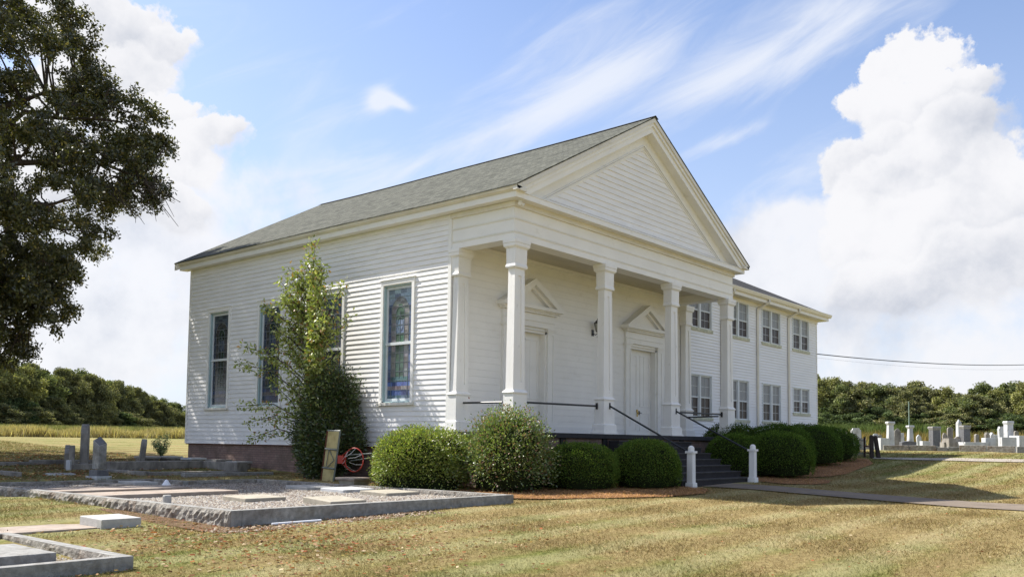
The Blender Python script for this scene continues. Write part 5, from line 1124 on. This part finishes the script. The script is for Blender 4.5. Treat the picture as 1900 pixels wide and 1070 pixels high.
# old coping plots at the rear left
def lowcurb(pts,wd,h,mt,label,name='old_coping',closed=False):
    r=empty(name,(pts[0][0],pts[0][1],gzf(*pts[0])),label,'curb',GO)
    seq=list(zip(pts,pts[1:]+([pts[0]] if closed else []))) if closed else list(zip(pts,pts[1:]))
    for i,(a,b_) in enumerate(seq):
        L=math.hypot(b_[0]-a[0],b_[1]-a[1]); an=math.atan2(b_[1]-a[1],b_[0]-a[0]); k=max(1,int(L/1.6)); 
        for j in range(k):
            u=(j+.5)/k; x=a[0]+(b_[0]-a[0])*u; y=a[1]+(b_[1]-a[1])*u; mb=MB(); mb.box(-L/k/2+.01,L/k/2-.01,-wd/2,wd/2,-.15,h+random.uniform(-.015,.015)); xf(mb,x,y,gzf(x,y),an+random.uniform(-.012,.012)); mb.build('coping_stone',mt,r,bevel=.01)
    return r
lowcurb([(-7.2,11.0),(-7.2,15.2),(-3.4,15.2)],.2,.12,'old_marble','low dark stone coping around the grave pair at far left')
lowcurb([(-5.0,12.9),(-3.3,12.7)],.22,.16,'old_marble','short reddish coping stone before the dark pair of slabs')
# raised coping with flat top slabs in front of the side wall
lowcurb([(-4.35,12.1),(-1.15,12.1),(-1.15,9.9)],.36,.24,'old_marble','raised grey coping before the brick foundation at the rear of the church')
lowcurb([(-4.35,12.1),(-4.2,9.9),(-1.5,9.55)],.22,.10,'old_marble','low sunken coping in front of the raised grey coping')
lowcurb([(-3.7,8.9),(-1.0,8.6)],.3,.10,'granite','flat grey coping slab just behind the gravel plot')
bx=[(-2.0,14.2,.62,'pale_stone','old_marble','stone box tomb by the leaning dark headstone, left of its pair'),(-1.35,13.9,.55,'pale_stone','old_marble','stone box tomb by the leaning dark headstone, right of its pair'),(-1.05,12.95,.6,'marble','old_marble','pale-topped stone box tomb below the far left church window'),(-.75,11.9,.6,'old_marble','old_marble','broken dark box tomb against the foundation between two pale-topped ones'),(-.62,10.95,.62,'pale_stone','old_marble','pale-topped box tomb nearest the tall dark shrub')]
for (x,y,w0,mt,mb_,lab) in bx:
    g=gzf(x,y)-.02; r=empty('box_tomb',(x,y,g),lab,'tomb','small box tombs by the church foundation'); m1=MB(); m1.box(-.26,.26,-w0/2+.04,w0/2-.04,-.05,.20); xf(m1,x,y,g,R(4)); m1.build('box',mb_,r,bevel=.01); m1=MB(); m1.box(-.30,.30,-w0/2,w0/2,.20,.27); xf(m1,x,y,g,R(4)); m1.build('lid',mt,r,bevel=.012)

# right-hand cemetery ------------------------------------------------
GR='headstones in the cemetery right of the church'
def hz_(px): return 808.5+px*.01214
def put(px,top,w_px,s): 
    x,y=at(px,s); g=gzf(x,y)-.03; dz_=s*math.cos(math.atan((px-950)/FPX)); h=CAM[2]+(hz_(px)-top)/FPX*dz_-g; return x,y,g,h,w_px/FPX*dz_/2
def tab(px,top,wpx,s,kind,mt,label,th=.07,base=True):
    x,y,g,h,w0=put(px,top,wpx,s); tablet(x,y,w0,h-(.14 if base else 0),th,kind,mt,label,GR,rz=VA+R(random.uniform(-16,16)),base=base,tilt=R(random.uniform(-3,3)),ta=R(random.uniform(-3,4)))
def mono(px,top,wpx,s,mt,label,taper=.85,cap='flare',basew=1.5,pm=None,bh=.28):
    x,y,g,h,w0=put(px,top,wpx,s); r=empty('monument',(x,y,g),label,'monument',GR); rz=VA+R(random.uniform(-10,10))
    mb=MB(); mb.frustum(0,0,-.05,bh*.5,w0*basew,w0*basew,w0*basew,w0*basew); mb.frustum(0,0,bh*.5,bh,w0*basew*.82,w0*basew*.82,w0*basew*.8,w0*basew*.8); xf(mb,x,y,g,rz); mb.build('base',mt,r,bevel=.01)
    ch=.2 if cap!='none' else 0; mb=MB(); mb.frustum(0,0,bh,h-ch,w0*.92,w0*.92,w0*taper*.92,w0*taper*.92); xf(mb,x,y,g,rz); mb.build('shaft',pm or mt,r,bevel=.01)
    mb=MB()
    if cap=='flare': mb.frustum(0,0,h-ch,h-ch*.4,w0*taper*.92,w0*taper*.92,w0*1.1,w0*1.1); mb.frustum(0,0,h-ch*.4,h,w0*1.1,w0*1.1,w0*.98,w0*.98)
    elif cap=='pyramid': mb.frustum(0,0,h-ch,h,w0*taper*.92,w0*taper*.92,.02,.02)
    if mb.v: xf(mb,x,y,g,rz); mb.build('cap',mt,r,bevel=.01)
def low(px,top,wpx,s,mt,label,d=.3,kind='flat'):
    x,y,g,h,w0=put(px,top,wpx,s); h=max(h,.15); tablet(x,y,w0,h,d,kind,mt,label,GR,rz=VA+R(random.uniform(-8,8)),base=False)
tab(1556,796,10,49,'flat','marble','squarish pale headstone partly behind the last hedge')
tab(1568,800,10,52,'point','old_marble','mottled small headstone just right of the squarish pale one',.09)
tab(1589,794,18,50,'shoulder','marble','wide white upright headstone just left of the dark fence posts')
low(1602,813,7,50,'marble','tiny pale stone between the wide white headstone and the fence posts',.1)
tab(1625,804,9,51,'round','marble','narrow white rounded headstone between the fence posts')
low(1639,812.5,16,50.5,'marble','wide low white block right of the fence posts',.22)
mono(1652,782,12.5,53,'marble','tall pale monument with flared cap, first tall one right of the fence',.8)
tab(1665,794,11,54,'point','old_marble','grey pointed headstone right of the first tall monument')
x,y,g,h,w0=put(1684.5,810,27,51); tablet(x,y,w0,.40,.18,'point','dark_granite','wide low dark gable-topped stone below the green flagpole',GR,rz=VA,base=True,bh=.12,bw=1.1)
mono(1689,789,10.5,55,'marble','pale tapering pedestal with flared cap by the green flagpole',.72,'flare',1.2)
mono(1734,791,16,54,'granite','dark-faced monument with pale cap left of centre of the cemetery',.95,'flare',1.7,'dark_granite')
tab(1743,793,6,56,'flat','marble','thin pale headstone right behind the dark-faced monument')
tab(1762,792,10,56,'round','old_marble','narrow dark round-topped headstone between the two tall groups')
low(1765,813,22,52,'old_marble','rough low dark stone in front of the narrow dark headstone',.3)
# heart shaped carved stone
x,y,g,h,w0=put(1777,800,11,54); r=empty('carved_stone',(x,y,g),'ring-shaped carved grey stone at the foot of the obelisk','sculpture',GR)
mb=MB(); mb.tube([(.17*math.cos(a),0,.55+.2*math.sin(a)) for a in np.linspace(0,2*math.pi,15)],.06,8); xf(mb,x,y,g,VA); mb.build('ring','old_marble',r); mb=MB(); mb.frustum(0,0,-.05,.36,.22,.16,.14,.1); xf(mb,x,y,g,VA); mb.build('base','marble',r)
mono(1779.5,778,8.5,57,'marble','pale obelisk with pointed top, tallest in the cemetery',.92,'pyramid',1.3)
mono(1791,789,14,54,'granite','dark square monument with pale cap next to the obelisk',.97,'flare',1.35,'dark_granite')
low(1801,820,44,52,'marble','long white ledger slab in the middle of the cemetery',.5)
low(1834,812,18,53,'marble','low white block under two small stones right of the long ledger',.25)
tab(1830,802,9,54.5,'shoulder','old_marble','small dark stone standing behind the low white block',.08,False)
tab(1840,802,8,55,'point','marble','small pale pointed stone beside the small dark stone',.08,False)
tab(1859,791,12,55,'shoulder','marble','pale broad-topped headstone just left of the tall white block')
mono(1871.5,781,13,54.5,'marble','tall white square block at far right with a small finial',.97,'flare',1.1)
low(1869,811,26,51.5,'marble','wide white block in front of the tall white square block',.22)
low(1892,808,22,54,'marble','broad white slab at the far right edge',.4)
low(1716,818,14,53,'marble','low pale footstone left of the dark-faced monument',.2); low(1752,820,9,52,'old_marble','small dark footstone right of the dark-faced monument',.2)
for px,top,wpx,s_,kd,mt,lab in ((1632,806,7,54,'round','old_marble','little grey rounded stone just right of the leaning fence post'),(1674,803,7,56,'flat','marble','small pale square-topped stone between the grey pointed headstone and the gable-topped stone'),(1706,806,8,57,'point','marble','small white pointed stone midway between the flagpole and the dark-faced monument'),
  (1751,803,7,57,'shoulder','old_marble','small grey shouldered stone right of the dark-faced monument'),(1812,805,8,58,'round','old_marble','little grey rounded stone behind the long white ledger slab'),(1848,806,7,57,'flat','marble','narrow pale stone left of the broad-topped headstone'),(1884,799,7,58,'round','old_marble','grey rounded stone between the tall white block and the far right slab')): tab(px,top,wpx,s_,kd,mt,lab,.07,False)
def longcurb(px0,px1,s0,s1,h,label,mt='granite'):
    a=at(px0,s0); b_=at(px1,s1); r=empty('cemetery_curb',(a[0],a[1],gzf(*a)),label,'curb','curbs in the cemetery right of the church'); L=math.hypot(b_[0]-a[0],b_[1]-a[1]); an=math.atan2(b_[1]-a[1],b_[0]-a[0]); k=max(2,int(L/1.7))
    for j in range(k):
        u=(j+.5)/k; x=a[0]+(b_[0]-a[0])*u; y=a[1]+(b_[1]-a[1])*u; mb=MB(); mb.box(-L/k/2+.015,L/k/2-.015,-.09,.09,-.2,h+random.uniform(-.015,.015)); xf(mb,x,y,gzf(x,y),an); mb.build('curb_stone',mt,r,bevel=.015)
longcurb(1638,1737,49,49.3,.26,'pale rough curb along the front of the cemetery, left stretch','rough_granite'); longcurb(1737,1779,49.3,49.5,.20,'low curb in the middle of the cemetery front'); longcurb(1779,1884,49,49,.30,'long rough curb along the front of the cemetery right of the middle','rough_granite'); longcurb(1885,1990,49.3,50,.3,'curb running out of view at the far right of the cemetery')
longcurb(1600,1700,54,55,.2,'thin pale curb behind the gable-topped stone'); longcurb(1700,1900,57,58,.22,'long pale curb at the back of the cemetery')
# flagpole
x,y=at(1687.3,58); g=gzf(x,y); mb=MB(); mb.tube([(x,y,g-.1),(x,y,CAM[2]+(829-752)/FPX*58)],[.045,.03],8); mb.lathe(x,y,[(.1,g),(.1,g+.1),(.05,g+.14)],10); o=mb.build('flagpole','pole_green',None); tag(o,'thin green pole rising behind the pale tapering pedestal','pole')
# fence posts and iron fence beside the path
for px,s,h,tl,lab in ((1617,41.2,1.0,0,'thick upright dark post at the left end of the path, the taller one'),(1630,41.4,.98,R(-8),'thick dark post leaning left next to the upright one')):
    x,y=at(px,s); g=gzf(x,y)-.03; mb=MB(); mb.frustum(0,0,-.1,h,.075,.075,.07,.07); mb.frustum(0,0,h,h+.04,.07,.07,.03,.03); xf(mb,x,y,g,VA,0,0); mb2=mb
    if tl: m=Matrix.Translation((x,y,g))@Matrix.Rotation(tl,4,Vector((FW[0],FW[1],0)).normalized())@Matrix.Translation((-x,-y,-g)); mb.v=[tuple(m@Vector(p)) for p in mb.v]
    o=mb.build('fence_post','post',None,bevel=.01); tag(o,lab,'post','dark posts by the far path')
a=at(1604,41.8); b_=at(1560,46); r=empty('iron_fence',(a[0],a[1],gzf(*a)),'low thin iron fence running behind the last hedge from a slim dark post','fence')
L=math.hypot(b_[0]-a[0],b_[1]-a[1]); g=gzf(*a); n_=26; mb=MB()
for k in range(n_): u=k/(n_-1); x=a[0]+(b_[0]-a[0])*u; y=a[1]+(b_[1]-a[1])*u; mb.tube([(x,y,gzf(x,y)),(x,y,gzf(x,y)+.82)],.012,4)
mb.build('picket','iron',r)
for zz in (.15,.72): MB().tube([(a[0],a[1],g+zz),(b_[0],b_[1],gzf(*b_)+zz)],.018,5).build('rail','iron',r)
mb=MB(); mb.frustum(a[0],a[1],g-.1,g+.9,.04,.04,.04,.04); mb.build('end_post','post',r,bevel=.01)
for zz,i in ((.22,0),(.5,1)):
    p=at(1604,41.8); q=at(1617,41.25); mb=MB(); mb.tube([(p[0],p[1],gzf(*p)+zz),(q[0],q[1],gzf(*q)+zz)],.03,6); mb.build('rail','rust',r)

# ------------------------------------------------------------------ basketball hoop, plinth
def acr():
    m=bpy.data.materials.new('yellowed_acrylic_sheet'); m.use_nodes=True; t=NT(m.node_tree); t.n.clear(); c=t.mix(t.ss(t.noise(t.new('ShaderNodeNewGeometry').outputs['Position'],5,5),.4,.7),(.85,.74,.40),(.66,.56,.27))
    d=t.new('ShaderNodeBsdfDiffuse'); t.l.new(c,d.inputs[0]); tr=t.new('ShaderNodeBsdfTranslucent'); t.l.new(c,tr.inputs[0]); mx=t.new('ShaderNodeMixShader'); mx.inputs[0].default_value=.45; t.l.new(d.outputs[0],mx.inputs[1]); t.l.new(tr.outputs[0],mx.inputs[2]); o=t.new('ShaderNodeOutputMaterial'); t.l.new(mx.outputs[0],o.inputs[0]); return m
M['acrylic']=acr()
hoop=empty('basketball_hoop',(-1.5,5.0,-1.42),'old basketball backboard with red rim lying on its side by the shrub','basketball hoop')
def bp(u,v,d=0): # board local: u across (0..1, toward the right edge), v up (0..1), d along the board's normal
    A_=np.array([-1.52,5.52,-1.43]); B_=np.array([-1.40,5.14,-1.43]); top=np.array([-.02,-.27,1.42]); w=B_-A_; wn=np.array([.50,.15,0]) ; p=A_+wn*0+w*u+top*v; nrm=np.cross(w,top); nrm/=np.linalg.norm(nrm); 
    bend=.05*math.sin(math.pi*v); return tuple(p+nrm*(d)+np.array([0.03,0.02,0])*bend)
NS=12; mb=MB()
for k in range(NS):
    v0,v1=k/NS,(k+1)/NS; mb.hexa([bp(0,v0,0),bp(1,v0,0),bp(1,v0,.03),bp(0,v0,.03)],[bp(0,v1,0),bp(1,v1,0),bp(1,v1,.03),bp(0,v1,.03)])
mb.build('backboard','acrylic',hoop)
dsg=-1 if np.dot(np.array(bp(.5,.5,1))-np.array(bp(.5,.5,0)),CAM-np.array(bp(.5,.5)))<0 else 1
def bar(p,q,r=.02,n=6): return MB().tube([p,q],r,n)
dd=.03+.02 if dsg>0 else -.02
mb=MB()
for v in (.30,.66): mb.tube([bp(.02,v,dd),bp(.98,v-.02,dd)],.026,4)
mb.tube([bp(.30,.30,dd),bp(.34,.66,dd)],.014,4); mb.tube([bp(.34,.66,dd),bp(.86,.44,dd)],.012,4); mb.tube([bp(.86,.44,dd),bp(.35,.30,dd)],.012,4); mb.build('frame_bars','boardframe',hoop)
mb=MB(); mb.tube([bp(0,0,.015)]+[bp(0,v,.015) for v in (.25,.5,.75)]+[bp(0,1,.015)],.035,4); mb.build('rusty_edge','rust',hoop)
mb=MB(); mb.tube([bp(0,1,.015),bp(1,1,.015)],.025,4).tube([bp(1,1,.015),bp(1,.5,.015),bp(1,0,.015)],.03,4); mb.build('edge_trim','boardframe',hoop)
rc=np.array([-1.30,4.42,-.78]); rd=np.array([.25,-.97,0]); rd/=np.linalg.norm(rd)
pts=[tuple(rc+rd*.30*math.cos(a)+np.array([0,0,1])*.315*math.sin(a)) for a in np.linspace(0,2*math.pi,29)]; MB().tube(pts,.016,8).build('rim','red',hoop,smooth=True)
mb=MB(); c=np.array([-1.37,4.86,-.78]); mb.box(c[0]-.06,c[0]+.06,c[1]-.12,c[1]+.10,c[2]-.11,c[2]+.11); 
mb.tube([tuple(c+[0,0,.1]),pts[9]],.012,6); mb.tube([tuple(c+[0,0,-.1]),pts[19]],.012,6); mb.build('rim_bracket','red',hoop,bevel=.01)
rg=random.Random(4); mb=MB()
for k in range(7):
    a=2*math.pi*k/7+.5; p=rc+rd*.30*math.cos(a)+np.array([0,0,.315*math.sin(a)]); q=rc+np.array([-.35,-.08,-.05])+rd*.12*math.cos(a+.3)+np.array([0,0,.13*math.sin(a+.3)]); mb.tube([tuple(p),tuple((p+q)/2+np.array([0,0,-.03])),tuple(q)],.0055,4)
mb.build('net','marble',hoop)
# spars behind the rim
mb=MB(); mb.tube([(-1.1,4.9,-.66),(-1.1,3.95,-.60)],.018,6).tube([(-1.1,4.85,-.82),(-1.1,4.0,-.72)],.014,6); mb.build('support_arm','boardframe',hoop)
o=MB().tube([(-.55,4.00,-.85),(-.10,3.62,.02)],.026,10).build('white_pole','white_plastic',None,org=(-.55,4.0,-.9)); tag(o,'white metal pole leaning on the side wall above the red rim','pole')
x,y=-1.95,3.62; g=gzf(x,y)-.02; r=empty('stone_pedestal',(x,y,g),'weathered low pedestal with rusty square top below the red rim','pedestal')
mb=MB(); mb.frustum(x,y,g-.03,g+.16,.22,.26,.26,.31); mb.build('foot','tan_stone',r,bevel=.01); mb=MB(); mb.frustum(x,y,g+.16,g+.20,.30,.36,.32,.38); mb.frustum(x,y,g+.20,g+.235,.32,.38,.31,.37); mb.build('top_slab','pink_slab',r,bevel=.012)
